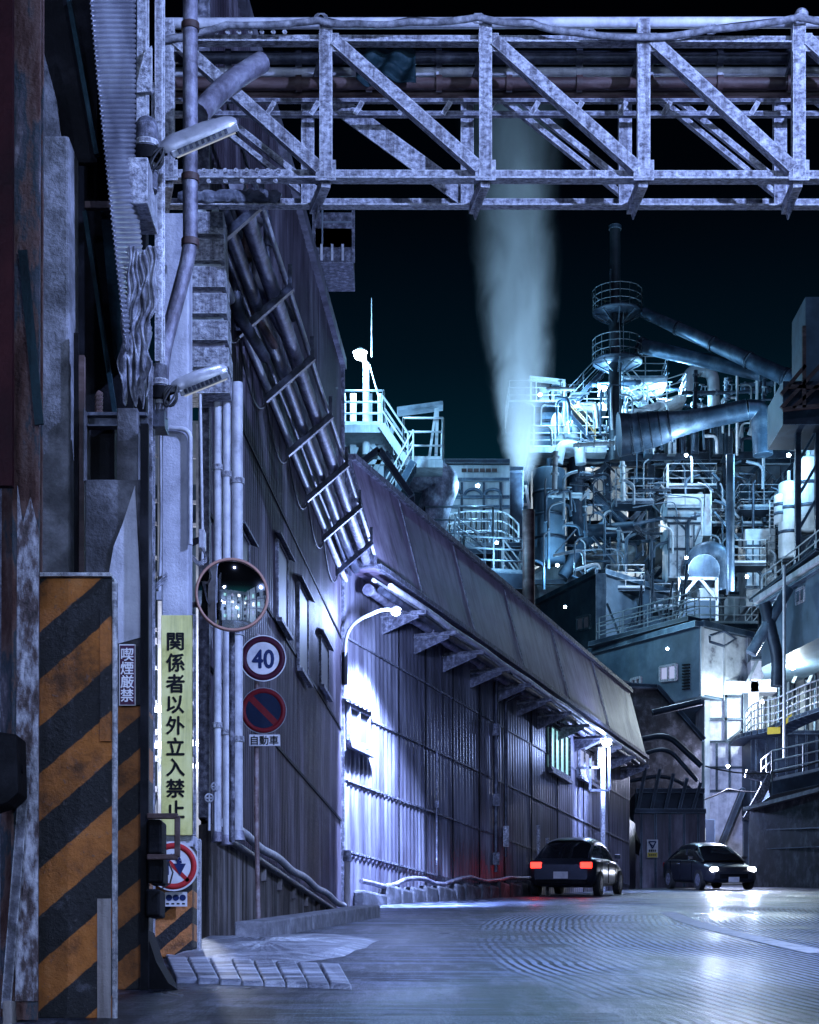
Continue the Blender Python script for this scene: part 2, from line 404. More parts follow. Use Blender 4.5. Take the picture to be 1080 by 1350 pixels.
gr = ramp(nt, [(.0, (.03, .10, .16)), (.16, (.04, .26, .5)), (.29, (.06, .66, .76)), (.35, (.04, .26, .33)), (.42, (.02, .05, .08)), (.5, (.010, .015, .03))]); nt.links.new(gsp.outputs['Z'], gr.inputs[0])
nt.links.new(gr.outputs[0], mx.inputs[7])
nt.links.new(mx.outputs[2], bg.inputs['Color']); bg.inputs['Strength'].default_value = SKYS
S.view_settings.view_transform = 'Standard'; S.view_settings.look = 'None'; S.view_settings.exposure = 0; S.view_settings.gamma = 1
c = S.cycles
c.use_denoising = True; c.max_bounces = 6; c.diffuse_bounces = 3; c.glossy_bounces = 3; c.transmission_bounces = 2; c.volume_bounces = 0
c.sample_clamp_indirect = 4; c.caustics_reflective = False; c.caustics_refractive = False; c.use_light_tree = True
# faint blue sun added as overall fill, high behind the camera to the right
if HAZE:
    m = bpy.data.materials.new('night_haze'); m.use_nodes = True; hn = m.node_tree; hn.nodes.clear()
    ho = hn.nodes.new('ShaderNodeOutputMaterial'); hv = hn.nodes.new('ShaderNodeVolumePrincipled'); hn.links.new(hv.outputs[0], ho.inputs['Volume'])
    hv.inputs['Density'].default_value = HAZE; hv.inputs['Color'].default_value = (.7, .85, 1, 1); hv.inputs['Anisotropy'].default_value = .5
    hb = MB(); hb.bb((-70, -45, -8), (75, 150, 62)); o = hb.build('haze', m); o['kind'] = 'stuff'; tag(o, 'thin pale night haze filling the whole works yard', 'haze')
light('SUN', (20, -30, 60), FILL_SUN, (.42, .52, 1.0), target=(2, 30, 0)).data.angle = math.radians(.5)

# ================================================================== ground
def ground_mat():
    m, nt, b = nt_new('wet_asphalt')
    g = nt.nodes.new('ShaderNodeNewGeometry'); pos = g.outputs['Position']
    n1 = noise(nt, pos, .35, (1, .55, 1), detail=8, rough=.6)
    n2 = noise(nt, pos, 3.0, (1.6, .25, 1), detail=8, rough=.7)
    n3 = noise(nt, pos, 70, detail=4)
    n4 = noise(nt, pos, 1.1, (.5, 2.4, 1), detail=8, rough=.72, dist=.6)
    r = ramp(nt, [(.40, (.004, .005, .008)), (.51, (.018, .020, .030)), (.62, (.12, .125, .16))]); nt.links.new(n2, r.inputs[0])
    # pale blue streaks put into the colour for the road's blue-white highlights
    fr = ramp(nt, [(.49, 0.0), (.57, 1.0)]); nt.links.new(n4, fr.inputs[0])
    mu = N(nt, 'ShaderNodeMath', operation='MULTIPLY'); mu.inputs[1].default_value = .75; fl = ramp(nt, [(.42, .05), (.60, 1.0)]); nt.links.new(n1, fl.inputs[0])
    mf = N(nt, 'ShaderNodeMath', operation='MULTIPLY'); nt.links.new(fr.outputs[0], mf.inputs[0]); nt.links.new(fl.outputs[0], mf.inputs[1]); nt.links.new(mf.outputs[0], mu.inputs[0])
    col = mixc(nt, mu.outputs[0], r.outputs[0], (.27, .32, .48))
    gr = ramp(nt, [(.36, .25), (.5, .9), (.62, 1.9)]); nt.links.new(noise(nt, pos, 95, (1, .7, 1), detail=3), gr.inputs[0])
    col = mixc(nt, 1.0, col, gr.outputs[0], 'MULTIPLY')
    # curved tyre marks: x - k (y-16.5)^2
    sp = N(nt, 'ShaderNodeSeparateXYZ'); nt.links.new(pos, sp.inputs[0])
    def mth(op, a, bb, c3=None):
        q = N(nt, 'ShaderNodeMath', operation=op)
        for i, x in enumerate((a, bb, c3)):
            if x is None: continue
            if isinstance(x, (int, float)): q.inputs[i].default_value = x
            else: nt.links.new(x, q.inputs[i])
        return q.outputs[0]
    dy = mth('SUBTRACT', sp.outputs['Y'], 17.5)
    cur = mth('SUBTRACT', sp.outputs['X'], mth('MULTIPLY', mth('MULTIPLY', dy, dy), .0068))
    cur = mth('MULTIPLY_ADD', n1, .34, cur); cur = mth('MULTIPLY_ADD', n4, .035, cur)
    wv = mth('SINE', mth('MULTIPLY', cur, 2 * math.pi / .085), 0.0)
    msk = N(nt, 'ShaderNodeMapRange'); msk.inputs[1].default_value = .80; msk.inputs[2].default_value = .95; nt.links.new(cur, msk.inputs[0])
    far = N(nt, 'ShaderNodeMapRange'); far.inputs[1].default_value = 34; far.inputs[2].default_value = 26; nt.links.new(sp.outputs['Y'], far.inputs[0])
    nz = N(nt, 'ShaderNodeMapRange'); nz.inputs[1].default_value = .42; nz.inputs[2].default_value = .56; nt.links.new(noise(nt, pos, .42, (.9, .45, 1), detail=7), nz.inputs[0])
    mk = mth('MULTIPLY', mth('MULTIPLY', msk.outputs[0], far.outputs[0]), nz.outputs[0])
    gv = N(nt, 'ShaderNodeMapRange'); gv.inputs[1].default_value = -.2; gv.inputs[2].default_value = .7; nt.links.new(wv, gv.inputs[0])
    gm = mth('MULTIPLY', gv.outputs[0], mk)
    bright = mth('MULTIPLY', mth('SUBTRACT', 1.0, gv.outputs[0]), mk)
    col = mixc(nt, mth('MULTIPLY', bright, .85), col, (.34, .39, .56))
    col = mixc(nt, mth('MULTIPLY', gm, .95), col, (.004, .004, .006))
    nt.links.new(col, b.inputs['Base Color'])
    rr = N(nt, 'ShaderNodeMapRange'); rr.inputs[1].default_value = .3; rr.inputs[2].default_value = .7; rr.inputs[3].default_value = .22; rr.inputs[4].default_value = .58
    nt.links.new(n1, rr.inputs[0]); nt.links.new(rr.outputs[0], b.inputs['Roughness'])
    h = mth('ADD', mth('ADD', mth('MULTIPLY', n2, .8), mth('MULTIPLY', n3, .22)), mth('ADD', mth('MULTIPLY', n4, 1.0), mth('MULTIPLY', gm, -.5)))
    b.inputs['Specular IOR Level'].default_value = .15
    bp = N(nt, 'ShaderNodeBump', Strength=1.0, Distance=.05); nt.links.new(h, bp.inputs['Height']); nt.links.new(bp.outputs[0], b.inputs['Normal'])
    return m
M['road'] = ground_mat()
M['groundm'] = wm('yard_ground', g3((.02, .02, .024), (.05, .05, .06), (.10, .10, .12)), scale=1.2, rough=.7, bump=.6, world=True)
M['ice'] = wm('packed_ice_and_slush', g3((.02, .022, .03), (.20, .21, .26), (.72, .74, .82)), scale=3.2, stretch=(.5, 1.5, 1), rough=.35, bump=1.0, bscale=26, world=True)
M['paint'] = wm('worn_white_road_paint', [(.3, (.2, .2, .22)), (.45, (.66, .66, .68)), (.7, (.8, .8, .82))], scale=6, rough=.6, bump=.4, world=True)
mb = MB()
def gpt(x, d, up=0): return V((x, d, gz(d) + up))
mb.add([gpt(-160, -60, -.05), gpt(200, -60, -.05), gpt(200, 420, -.05), gpt(-160, 420, -.05)], [(0, 1, 2, 3)])
struct(mb.build('ground', 'groundm', loc=(0, 0, 0)))
mb = MB()  # carriageway: bends right past the annex
L_ = [(-3.2, -40), (-3.2, 6), (-2.2, 14), (-1.75, 20), (-1.5, 27), (-1.0, 34.2), (2.4, 44), (6.4, 57), (9.2, 63)]
R_ = [(9, -40), (9, 6), (9.5, 14), (10.5, 20), (12, 27), (15, 34.2), (19, 44), (40, 57), (60, 63)]
def road_pt(u, v):
    k = u * (len(L_) - 1); i = min(int(k), len(L_) - 2); t = k - i
    l = [L_[i][q] * (1 - t) + L_[i + 1][q] * t for q in (0, 1)]; r = [R_[i][q] * (1 - t) + R_[i + 1][q] * t for q in (0, 1)]
    return gpt(l[0] + (r[0] - l[0]) * v, l[1] + (r[1] - l[1]) * v)
mb.grid(road_pt, 64, 10)
struct(mb.build('road', 'road', loc=(0, 0, 0)))
mb = MB()  # curved white edge line
cl = [(880, 1203), (905, 1214), (940, 1224), (990, 1236), (1040, 1247), (1085, 1257)]
cp = [G(*p) for p in cl]; cp = fillet(cp, 3, 4)
wl = [V((p.x, p.y, p.z + .005)) for p in cp]
vs = []
for i, p in enumerate(wl):
    t = (wl[min(i + 1, len(wl) - 1)] - wl[max(i - 1, 0)]); n = V((-t.y, t.x, 0)).normalized() * .14
    a = p + n; b_ = p - n
    vs += [V((a.x, a.y, gz(a.y) + .005)), V((b_.x, b_.y, gz(b_.y) + .005))]
mb.add(vs, [(2 * i, 2 * i + 1, 2 * i + 3, 2 * i + 2) for i in range(len(wl) - 1)])
struct(mb.build('road_marking', 'paint'))
# icy verge beside the gate
mb = MB()
ic = [(225, 1262), (268, 1236), (330, 1236), (440, 1232), (505, 1240), (450, 1262), (380, 1272), (300, 1270)]
cen = G(350, 1250)
rim = [G(*p) for p in ic]; rim = [rim[i] for i in range(len(rim))]
rs = []
for i in range(len(rim)):
    a = rim[i]; b_ = rim[(i + 1) % len(rim)]
    for k in range(6): rs.append(a.lerp(b_, k / 6))
rings = []
for j, (s_, h_) in enumerate([(1, .004), (.86, .035), (.6, .055), (.3, .07)]):
    rings.append([V((cen.x + (p.x - cen.x) * s_ * random.uniform(.96, 1.04), cen.y + (p.y - cen.y) * s_, 0)) for p in rs])
    for p in rings[-1]: p.z = gz(p.y) + h_ * random.uniform(.6, 1.1)
n = len(rs)
mb.add([p for r_ in rings for p in r_] + [V((cen.x, cen.y, gz(cen.y) + .07))],
       [(j * n + i, j * n + (i + 1) % n, (j + 1) * n + (i + 1) % n, (j + 1) * n + i) for j in range(3) for i in range(n)] + [(3 * n + i, 3 * n + (i + 1) % n, 4 * n) for i in range(n)], True)
o = mb.build('packed_ice', 'ice'); o['kind'] = 'stuff'; tag(o, 'pale packed ice and slush beside the gate pillar', 'ice')
# row of gutter covers in front of the gate
for i in range(8):
    x0 = 218 + i * 29
    q = [G(x0, 1263 + i * 1.5), G(x0 + 27, 1264.5 + i * 1.5), G(x0 + 44, 1297 + i * 1.2), G(x0 + 14, 1297 + i)]
    mb = MB()
    c4 = sum(q, V((0, 0, 0))) / 4
    q2 = [c4 + (p - c4) * .93 for p in q]
    mb.hexa([V((p.x, p.y, gz(p.y) - .03)) for p in q] + [V((p.x, p.y, gz(p.y) + .035 + random.uniform(-.006, .006))) for p in q2])
    o = mb.build('gutter_cover', 'ice', bevel=.012)
    pos = ['nearest the striped gate pillar', 'second from the striped pillar', 'third from the striped pillar', 'fourth from the striped pillar', 'fifth from the striped pillar', 'sixth from the striped pillar', 'seventh from the striped pillar', 'at the end farthest from the pillar'][i]
    tag(o, 'frosty slab of the gutter row, ' + pos, 'gutter cover', 'gutter covers across the entrance')

# ================================================================== corrugated cladding
def cladding(mb, base, d0, d1, z0, z1, period, amp, course, off0):
    L = (base(d1, 0) - base(d0, 0)).length; nu = int(L / period * 6); rows = max(1, round((z1 - z0) / course))
    for j in range(rows):
        za = z0 + (z1 - z0) * j / rows; zb = z0 + (z1 - z0) * (j + 1) / rows + .03
        jt = [random.uniform(-.004, .004) for _ in range(80)]
        def fn(u, v, za=za, zb=zb, jt=jt):
            ph = u * L / period
            s = max(-1, min(1, 1.7 * math.sin(2 * math.pi * ph)))
            return base(d0 + (d1 - d0) * u, za + (zb - za) * v, off0 + amp * s + .016 * (1 - v) + jt[int(u * 13)])
        mb.grid(fn, nu, 1)
# ---- tall building
TB = T('corrugated_building', 'tall dark corrugated works building on a stained masonry base, with long pipe rack', 'building', w1(27, 2.4))
TOP = 12.75
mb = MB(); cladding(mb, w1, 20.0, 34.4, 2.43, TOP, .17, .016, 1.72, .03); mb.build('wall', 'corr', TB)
def plan(z, o=0): return [w1(20, z, -.02 + o), w1(34.4, z, -.02 + o), V((-1.7, 36.5, z)), V((-4.1, 36.5, z)), V((-2.32, 20.25, z))]
mb = MB(); mb.prism(plan(2.44), (0, 0, TOP - 2.44)); mb.build('inner_wall', 'black', TB)
mb = MB(); mb.prism([w1(20, 0, .10), w1(34.6, 0, .10), V((-1.5, 36.6, 0)), V((-4.1, 36.6, 0)), V((-2.34, 20.2, 0))], (0, 0, 2.40)); mb.build('masonry_base', 'stone', TB, bevel=.02)
mb = MB(); mb.beam(w1(19.95, TOP + .05, .06), w1(34.45, TOP + .05, .06), .16, .2); mb.build('roof_flashing', 'corr2', TB)
mb = MB(); mb.beam(w1(34.42, 2.45, .04), w1(34.42, TOP, .04), .14, .14); mb.build('corner_trim', 'frostdark', TB)
mb = MB(); mb.beam(w1(20.02, 2.45, .04), w1(20.02, TOP, .04), .12, .12); mb.build('corner_trim', 'frostdark', TB)
for j in range(1, 6):
    z = 2.43 + (TOP - 2.43) * j / 6
    mb = MB(); mb.beam(w1(20.1, z, .058), w1(34.3, z, .058), .012, .05); mb.build('lap_strip', 'black', TB)
for i in range(7):
    d = 23.9 + i * 1.5
    mb = MB(); mb.box(w1(d, 2.22, .12), (.08, .12, .26)); mb.build('buttress', 'stone', TB, bevel=.01)
# windows of the tall wall with hoods
for (xa, ya, xb, yb) in [(316, 700, 326, 752), (364, 712, 377, 812), (392, 768, 404, 878), (421, 838, 431, 900)]:
    a = W1(xa, ya, .06); b_ = W1(xb, yb, .06)
    za, zb = a.z, W1(xa, yb, .06).z
    fr = MB()
    for (p, q) in [((a.y, za), (b_.y, za)), ((a.y, zb), (b_.y, zb)), ((a.y, zb), (a.y, za)), ((b_.y, zb), (b_.y, za))]:
        fr.beam(w1(p[0], p[1], .075), w1(q[0], q[1], .075), .05, .035)
    wd = fr.build('window', 'frostdark', TB)
    MB().prism([w1(a.y, zb, .07), w1(b_.y, zb, .07), w1(b_.y, za, .07), w1(a.y, za, .07)], N1 * .012).build('pane', 'litdim', wd)
    MB().prism([w1(a.y - .25, za + .06, .06), w1(b_.y + .25, za + .06, .06), w1(b_.y + .25, za + .02, .17), w1(a.y - .25, za + .02, .17)], (0, 0, .025)).build('hood', 'frostdark', wd)
    MB().beam(w1(a.y - .12, zb - .07, .12), w1(b_.y + .12, zb - .07, .12), .08, .05).build('sill', 'frostdark', wd)
# pipe along the top of the masonry base
mb = MB(); pts = [w1(d, 2.46 + .02 * math.sin(d * 2.1), .20) for d in [20.4 + i * .5 for i in range(28)]]
mb.tube(pts, .055, 10); sp = mb.build('service_pipe', 'white'); tag(sp, 'white pipe lying along the top of the masonry base', 'pipe')
mb = MB(); pts = [w1(d, 2.30, .17) for d in (20.4, 34)]; mb.tube(pts, .045, 8); tag(mb.build('service_pipe', 'darkpipe'), 'dark pipe tucked under the white pipe along the masonry base', 'pipe')

# ---- annex
AX = T('annex_building', 'long ribbed annex hall with sloping purple-grey upper band and tall lit patch of wall', 'building', w2(45, 3.5))
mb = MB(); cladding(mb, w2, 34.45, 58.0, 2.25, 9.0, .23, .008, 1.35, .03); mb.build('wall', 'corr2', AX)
back = -N2 * 12
mb = MB(); mb.prism([w2(34.5, 2.0, -.02), w2(58, 2.0, -.02), w2(58, 2.0, -.02) + back, w2(36.5, 2.0, -.02) + back], (0, 0, 9.0)); mb.build('inner_wall', 'black', AX)
mb = MB()
sec = lambda d: [w2(d, 8.98, .62), w2(d, 11.06, .08), w2(d, 11.18, -.6), w2(d, 8.98, -.6)]
A_, B_ = sec(34.75), sec(57.9)
mb.hexa([A_[0], B_[0], B_[3], A_[3], A_[1], B_[1], B_[2], A_[2]]); mb.build('upper_band', 'band', AX)
mb = MB(); mb.beam(w2(34.7, 11.12, .06), w2(57.95, 11.12, .06), .22, .12); mb.build('roof_flashing', 'frostdark', AX)
mb = MB(); mb.beam(w2(34.7, 8.98, .64), w2(57.95, 8.98, .64), .10, .10); mb.build('gutter', 'frostdark', AX)
mb = MB(); mb.prism([sec(34.66)[i] for i in (0, 1, 2, 3)], (N2.yxz if False else V((.03, .09, 0)))); mb.build('end_plate', 'frostdark', AX)
for d in (37.2, 40.6, 44.4, 48.6, 53.0):
    MB().beam(w2(d, 9.05, .625), w2(d, 11.04, .10), .05, .02, up=N2).build('seam_strip', 'frostdark', AX)
for d in (37.3, 38.9, 40.7, 42.6, 44.6, 46.9, 49.4, 52.2, 55.2):
    MB().beam(w2(d, gz(d), .06), w2(d, 8.95, .06), .035, .02, up=N2).build('joint_strip', 'black', AX)
for j in range(1, 5):
    z = 2.25 + 1.35 * j
    MB().beam(w2(34.6, z, .055), w2(57.9, z, .055), .012, .035).build('lap_strip', 'frostdark', AX)
# base course of boulders
mb = MB()
d = 34.8
while d < 46:
    L = random.uniform(.5, 1.4)
    mb.box(w2(d + L / 2, gz(d) + .12, .18) + V((0, 0, random.uniform(-.05, .05))), (.25, L * 1.0, random.uniform(.40, .52)), Matrix.Rotation(-math.atan(W2K), 3, 'Z'))
    d += L
mb.build('base_course', 'concrete2', AX, bevel=.05)
mb = MB(); mb.tube([w2(d, gz(d) + .40 + .05 * math.sin(d * 1.7) + (.05 if int(d) % 3 else 0), .20) for d in [34.9 + .6 * i for i in range(20)]], .05, 8)
tag(mb.build('ground_pipe', 'lagging'), 'uneven grey pipe along the foot of the annex wall', 'pipe')
# annex windows
def awin(xa, ya, xb, yb, mat, nbar, name='window'):
    a = W2(xa, ya, .06); b_ = W2(xb, yb, .06); za = a.z; zb = W2(xa, yb, .06).z
    fr = MB()
    for (p, q) in [((a.y, za), (b_.y, za)), ((a.y, zb), (b_.y, zb)), ((a.y, zb), (a.y, za)), ((b_.y, zb), (b_.y, za))]:
        fr.beam(w2(p[0], p[1], .10), w2(q[0], q[1], .10), .08, .08)
    for i in range(1, nbar):
        d = a.y + (b_.y - a.y) * i / nbar; fr.beam(w2(d, zb, .10), w2(d, za, .10), .06, .06)
    wd = fr.build(name, 'frostdark', AX)
    MB().prism([w2(a.y, zb, .07), w2(b_.y, zb, .07), w2(b_.y, za, .07), w2(a.y, za, .07)], N2 * .012).build('pane', mat, wd)
    MB().prism([w2(a.y - .25, za + .10, .06), w2(b_.y + .25, za + .10, .06), w2(b_.y + .15, za + .05, .20), w2(a.y - .15, za + .05, .20)], (0, 0, .03)).build('hood', 'frostdark', wd)
    MB().beam(w2(a.y - .15, zb - .12, .16), w2(b_.y + .15, zb - .12, .12), .12, .08).build('sill', 'frostdark', wd)
awin(458, 930, 484, 976, 'litdim', 2)
awin(724, 956, 749, 1012, 'litwin', 4)
awin(762, 985, 783, 1020, 'litblue', 3)

# ---- pipe rack running along the tall wall, its brackets rising outward
PR = T('pipe_rack', 'overhead rack of lagged pipes on brackets along the tall wall', 'pipe rack', w1(27, 8.9))
for k, (off, z, r, mt) in enumerate([(.10, 8.74, .05, 'white'), (.30, 8.94, .082, 'darkpipe'), (.50, 9.10, .088, 'lagging'), (.655, 9.24, .03, 'white'), (.40, 9.16, .03, 'darkpipe'), (.20, 8.86, .03, 'darkpipe')]):
    mb = MB(); ds = [19.4 + i * .76 for i in range(21)]
    mb.tube([w1(d, z + .012 * math.sin(d * 1.3 + k), off) for d in ds], r, 14)
    if r > .09:
        for d in ds: mb.cyl(w1(d, z + .012 * math.sin(d * 1.3 + k), off), w1(d + .05, z + .012 * math.sin(d * 1.3 + k), off), r + .014, n=14)
        for d in ds[2::5]: mb.cyl(w1(d + .3, z, off), w1(d + .38, z, off), r + .04, n=14)
    mb.build('rack_pipe', mt, PR)
for i in range(7):
    d = 19.9 + i * 2.26
    mb = MB(); mb.angle(w1(d, 8.56, .02), w1(d, 9.15, .72), .085, .014, up=(0, 1, 0)); mb.beam(w1(d, 9.14, .70), w1(d, 9.42, .70), .05, .06)
    mb.beam(w1(d, 8.58, .03), w1(d, 8.98, .03), .06, .08)
    mb.build('bracket', 'darkpipe', PR)
mb = MB()
for k in range(6):
    a = w1(19.9 + k * 2.26, 8.55, .08); b_ = w1(22.16 + k * 2.26, 8.55, .08)
    mb.tube([a.lerp(b_, t) + V((0, 0, -1.4 * t * (1 - t))) for t in [i / 8 for i in range(9)]], .014, 5)
mb.build('cable', 'rubber', PR)
# steep bundle of pipes rising at the near end of the rack
for k, (x, y0, y1, r, mt) in enumerate([(308, 300, 410, .07, 'darkpipe'), (322, 285, 395, .05, 'rustpipe'), (336, 290, 380, .06, 'lagging'), (350, 295, 360, .04, 'darkpipe'), (296, 330, 440, .035, 'darkpipe')]):
    mb = MB(); a = P(x, y0 - 40, 21.5 + k * .4); b_ = P(x + 3, y1, 21.5 + k * .4)
    mb.tube(fillet([a, b_, b_ + V((.25, 1.2, -.1))], .25), r, 10)
    for t in (.3, .6): q = a.lerp(b_, t); mb.cyl(q, q + V((0, 0, -.07)), r + .035, n=10)
    tag(mb.build('riser_pipe', mt), ['dark riser pipe nearest the louvred duct at the rack end', 'rust-brown riser pipe above the rack end', 'grey lagged riser pipe with flanges above the rack', 'thin dark riser pipe farthest right under the bridge', 'thin dark riser dropping beside the louvred duct'][k], 'pipe', 'risers at the rack end')
# ---- eave pipe rack on annex
ER = T('eave_pipe_rack', 'narrow rack of pipes on triangular brackets under the annex eave', 'pipe rack', w2(45, 8.6))
for k, (off, z, r, mt) in enumerate([(.34, 8.62, .09, 'lagging'), (.60, 8.60, .07, 'darkpipe'), (.80, 8.66, .06, 'white'), (.45, 8.80, .04, 'white')]):
    mb = MB(); ds = [34.9 + i * 1.15 for i in range(20)]
    mb.tube([w2(d, z + .015 * math.sin(d * 1.7 + k), off) for d in ds], r, 10)
    if k == 0:
        for d in ds: mb.cyl(w2(d, z, off), w2(d + .08, z, off), r + .025, n=10)
    mb.build('rack_pipe', mt, ER)
for i in range(12):
    d = 36.4 + i * 1.85
    mb = MB(); mb.angle(w2(d, 8.50, .03), w2(d, 8.50, .95), .10, .014)
    mb.prism([w2(d, 8.48, .04), w2(d, 8.48, .80), w2(d, 8.40, .80), w2(d, 8.12, .04)], (.02, .03, 0)); mb.build('bracket', 'frostdark', ER)
# downpipes of the annex wall
for k, (x, y0, y1, r, mt, lb) in enumerate([(654, 900, 1150, .05, 'darkpipe', 'dark downpipe with bracket boxes on the annex wall, left of its twin'), (667, 925, 1130, .035, 'darkpipe', 'thin dark conduit just right of the annex downpipe'), (576, 985, 1140, .022, 'frostdark', 'thin pale conduit halfway down the annex wall')]):
    a = W2(x, y0, .14); mb = MB(); zb = W2(x, y1, .14).z
    t = T('downpipe', lb, 'pipe', V((a.x, a.y, zb)))
    mb.tube(([a + N2 * .4 + V((0, 0, .2)), a, V((a.x, a.y, zb))] if k < 2 else [a, V((a.x, a.y, zb))]), r, 8); mb.build('tube', mt, t)
    if k == 0:
        for f in (.25, .62, .93): MB().box(V((a.x, a.y, a.z + (zb - a.z) * f)), (.16, .14, .28)).build('clip', 'frostdark', t)
    elif k == 1: MB().box(V((a.x, a.y, zb + .5)), (.14, .12, .5)).build('junction_box', 'frost', t)
    else: MB().box(V((a.x, a.y, zb + 1.3)), (.09, .08, .14)).build('junction_box', 'frostdark', t)
# hydrant stub pipe at the corner
a = W2(458, 1190, .45); t = T('standpipe', 'short stained standpipe at the corner foot of the annex', 'standpipe', V((a.x, a.y, gz(a.y))))
z = gz(a.y); MB().cyl((a.x, a.y, z), (a.x, a.y, z + .85), .06, n=10).build('pipe', 'stone', t)
MB().cyl((a.x, a.y, z + .85), (a.x, a.y, z + 1.05), .09, .07, n=10).build('cap', 'frostdark', t)

# kerb along the tall building
KB = T('kerb_edge', 'low pale concrete kerb in front of the masonry base', 'kerb', GX(400, 27))
pa, pb = G(330, 1237), G(487, 1209)
for i in range(6):
    a = pa.lerp(pb, i / 6); b_ = pa.lerp(pb, (i + .97) / 6)
    MB().beam(V((a.x, a.y, gz(a.y) + .05)), V((b_.x, b_.y, gz(b_.y) + .05)), .35, .26).build('kerb_stone', 'kerb', KB, bevel=.02)

# ================================================================== truss bridge
DN, DF = 18.0, 18.65
bn = lambda x, y: P(x, y, DN)
bf = lambda x, y: P(x, y, DF)
TR = T('truss_bridge', 'frosted steel lattice pipe bridge spanning above the road', 'bridge', bn(640, 232))
nodes = [222, 430, 640, 848, 1052, 1258, 1466]
mb = MB(); mb.angle(bn(213, 229), bn(1500, 231), .135, .016); mb.build('bottom_chord', 'frost', TR)
mb = MB(); mb.angle(bn(213, 50), bn(1500, 53), .115, .016); mb.build('top_chord', 'frost', TR)
mb = MB(); mb.angle(bf(205, 266), bf(1500, 267), .11, .016); mb.build('bottom_chord', 'frost', TR)
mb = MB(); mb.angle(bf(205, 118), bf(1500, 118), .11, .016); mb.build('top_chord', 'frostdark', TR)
for i, x in enumerate(nodes):
    mb = MB(); mb.ibeam(bn(x, 50) + V((0, -.02, .16)), bn(x, 231) + V((0, -.02, -.05)), .125, .10, .014, up=(0, 1, 0)); mb.build('post', 'frost', TR)
    xf = x - 18 if i else 215
    mb = MB(); mb.ibeam(bf(xf - 6, 112), bf(xf - 6, 272), .13, .10, .014, up=(0, 1, 0)); mb.build('post', 'frost', TR)
    # cross bearer between the two bottom chords with its pointed plate
    mb = MB(); a = bn(x, 240); b_ = bf(xf + 2, 276)
    mb.beam(a, b_, .09, .10); mb.prism([bn(x - 9, 238), bn(x + 7, 238), bf(xf + 4, 290) + V((0, 0, 0)), bf(xf - 2, 268)], (.012, 0, 0)); mb.build('cross_bearer', 'frost', TR)
    mb = MB(); mb.beam(bn(x, 60), bf(xf, 118), .06, .06); mb.build('cross_tie', 'frostdark', TR)
    MB().box(bn(x, 228) + V((0, -.055, 0)), (.20, .014, .20)).build('gusset_plate', 'frost', TR); MB().box(bn(x + 4, 60) + V((0, -.055, 0)), (.20, .014, .18)).build('gusset_plate', 'frost', TR)
for i in range(6):
    x0, x1 = nodes[i], nodes[i + 1]
    mb = MB(); mb.angle(bn(x0 + 12, 58) + V((0, -.03, 0)), bn(x1 - 8, 226) + V((0, -.03, 0)), .115, .016, up=(0, 1, 0)); mb.beam(bn(x0 + 12, 58) + V((0, -.03, 0)), bn(x1 - 8, 226) + V((0, -.03, 0)), .012, .09, up=(0, 1, 0)); mb.build('diagonal', 'frost', TR)
    f0, f1 = x0 - 14, x1 - 20
    if i == 1: mb = MB(); mb.beam(bf(f0 + 16, 128), bf(f1 - 4, 262), .02, .19, up=(0, 0, 1)); mb.build('diagonal', 'frost', TR)
    else:
        mb = MB(); mb.beam(bf(f0 + 20, 118), bf(f1 - 2, 262), .07, .05); mb.beam(bf(f0 + 42, 118), bf(f1 + 14, 256), .05, .06); mb.build('diagonal', 'frost', TR)
for k, (xs, y) in enumerate([(range(286, 380, 15), 47), (range(270, 372, 14), 229), (range(276, 372, 22), 243)]):
    for x in xs:
        MB().cyl(bn(x, y) + V((0, -.075, 0)), bn(x, y) + V((0, -.05, 0)), .023, n=6).build('bolt', 'frost', TR)
# deck tray
for z_, m_ in ((133, 'frostdark'), (151, 'frostdark')):
    MB().beam(P(205, z_, 18.42), P(1500, z_ + 1, 18.42), .05, .035).build('tray_rail', m_, TR)
MB().bb(P(205, 152, 18.40), P(1500, 152, 18.46) + V((0, 0, .015))).build('deck', 'frostdark', TR)
for x in range(240, 1200, 58):
    if x in (240, 298): continue
    MB().beam(P(x + 6, 134, 18.40), P(x - 4, 151, 18.40), .05, .012, up=(0, 1, 0)).build('slat', 'frost', TR)
# frozen crust hanging on the far bottom chord
mb = MB(); pts = [bf(x, 262 + random.uniform(-2, 2)) + V((0, -.06, 0)) for x in range(236, 376, 5)]
mb.tube(pts, [random.uniform(.045, .075) * (.6 if i in (0, len(pts) - 1) else 1) for i in range(len(pts))], 9)
for x in range(242, 372, 9): mb.cyl(bf(x, 264), bf(x + 1, 272 + random.uniform(0, 5)), .018, .004, n=6)
tag(mb.build('ice_crust', M['ice']), 'lumpy frozen crust along the lower left chord of the bridge', 'ice')
# things carried by the bridge
def bpipe(x0, y0, x1, y1, d, r, mt, lb, cat='pipe', name='bridge_pipe', flange=True):
    mb = MB(); a = P(x0, y0, d); b_ = P(x1, y1, d); n = 14
    mb.tube([a.lerp(b_, i / n) for i in range(n + 1)], r, 12)
    if flange:
        for i in range(1, n): q = a.lerp(b_, i / n); mb.cyl(q, q + V((.06, 0, 0)), r + .02, n=12)
    return tag(mb.build(name, mt), lb, cat, 'pipes on the bridge')
bpipe(213, 31, 1500, 29, 18.15, .052, 'white', 'frosted white pipe running along the very top of the bridge', flange=False)
bpipe(205, 76, 1500, 76, 18.35, .06, 'darkpipe', 'dark teal pipe inside the bridge just under its top chord')
bpipe(205, 95, 1500, 94, 18.5, .045, 'white', 'pale pipe inside the bridge at mid height')
bpipe(205, 110, 1500, 110, 18.35, .058, 'rustpipe', 'large rust-brown pipe resting on the bridge tray')
bpipe(205, 124, 1500, 124, 18.5, .05, 'rustpipe', 'thin rust-brown pipe behind the large one on the tray', flange=False)
mb = MB()
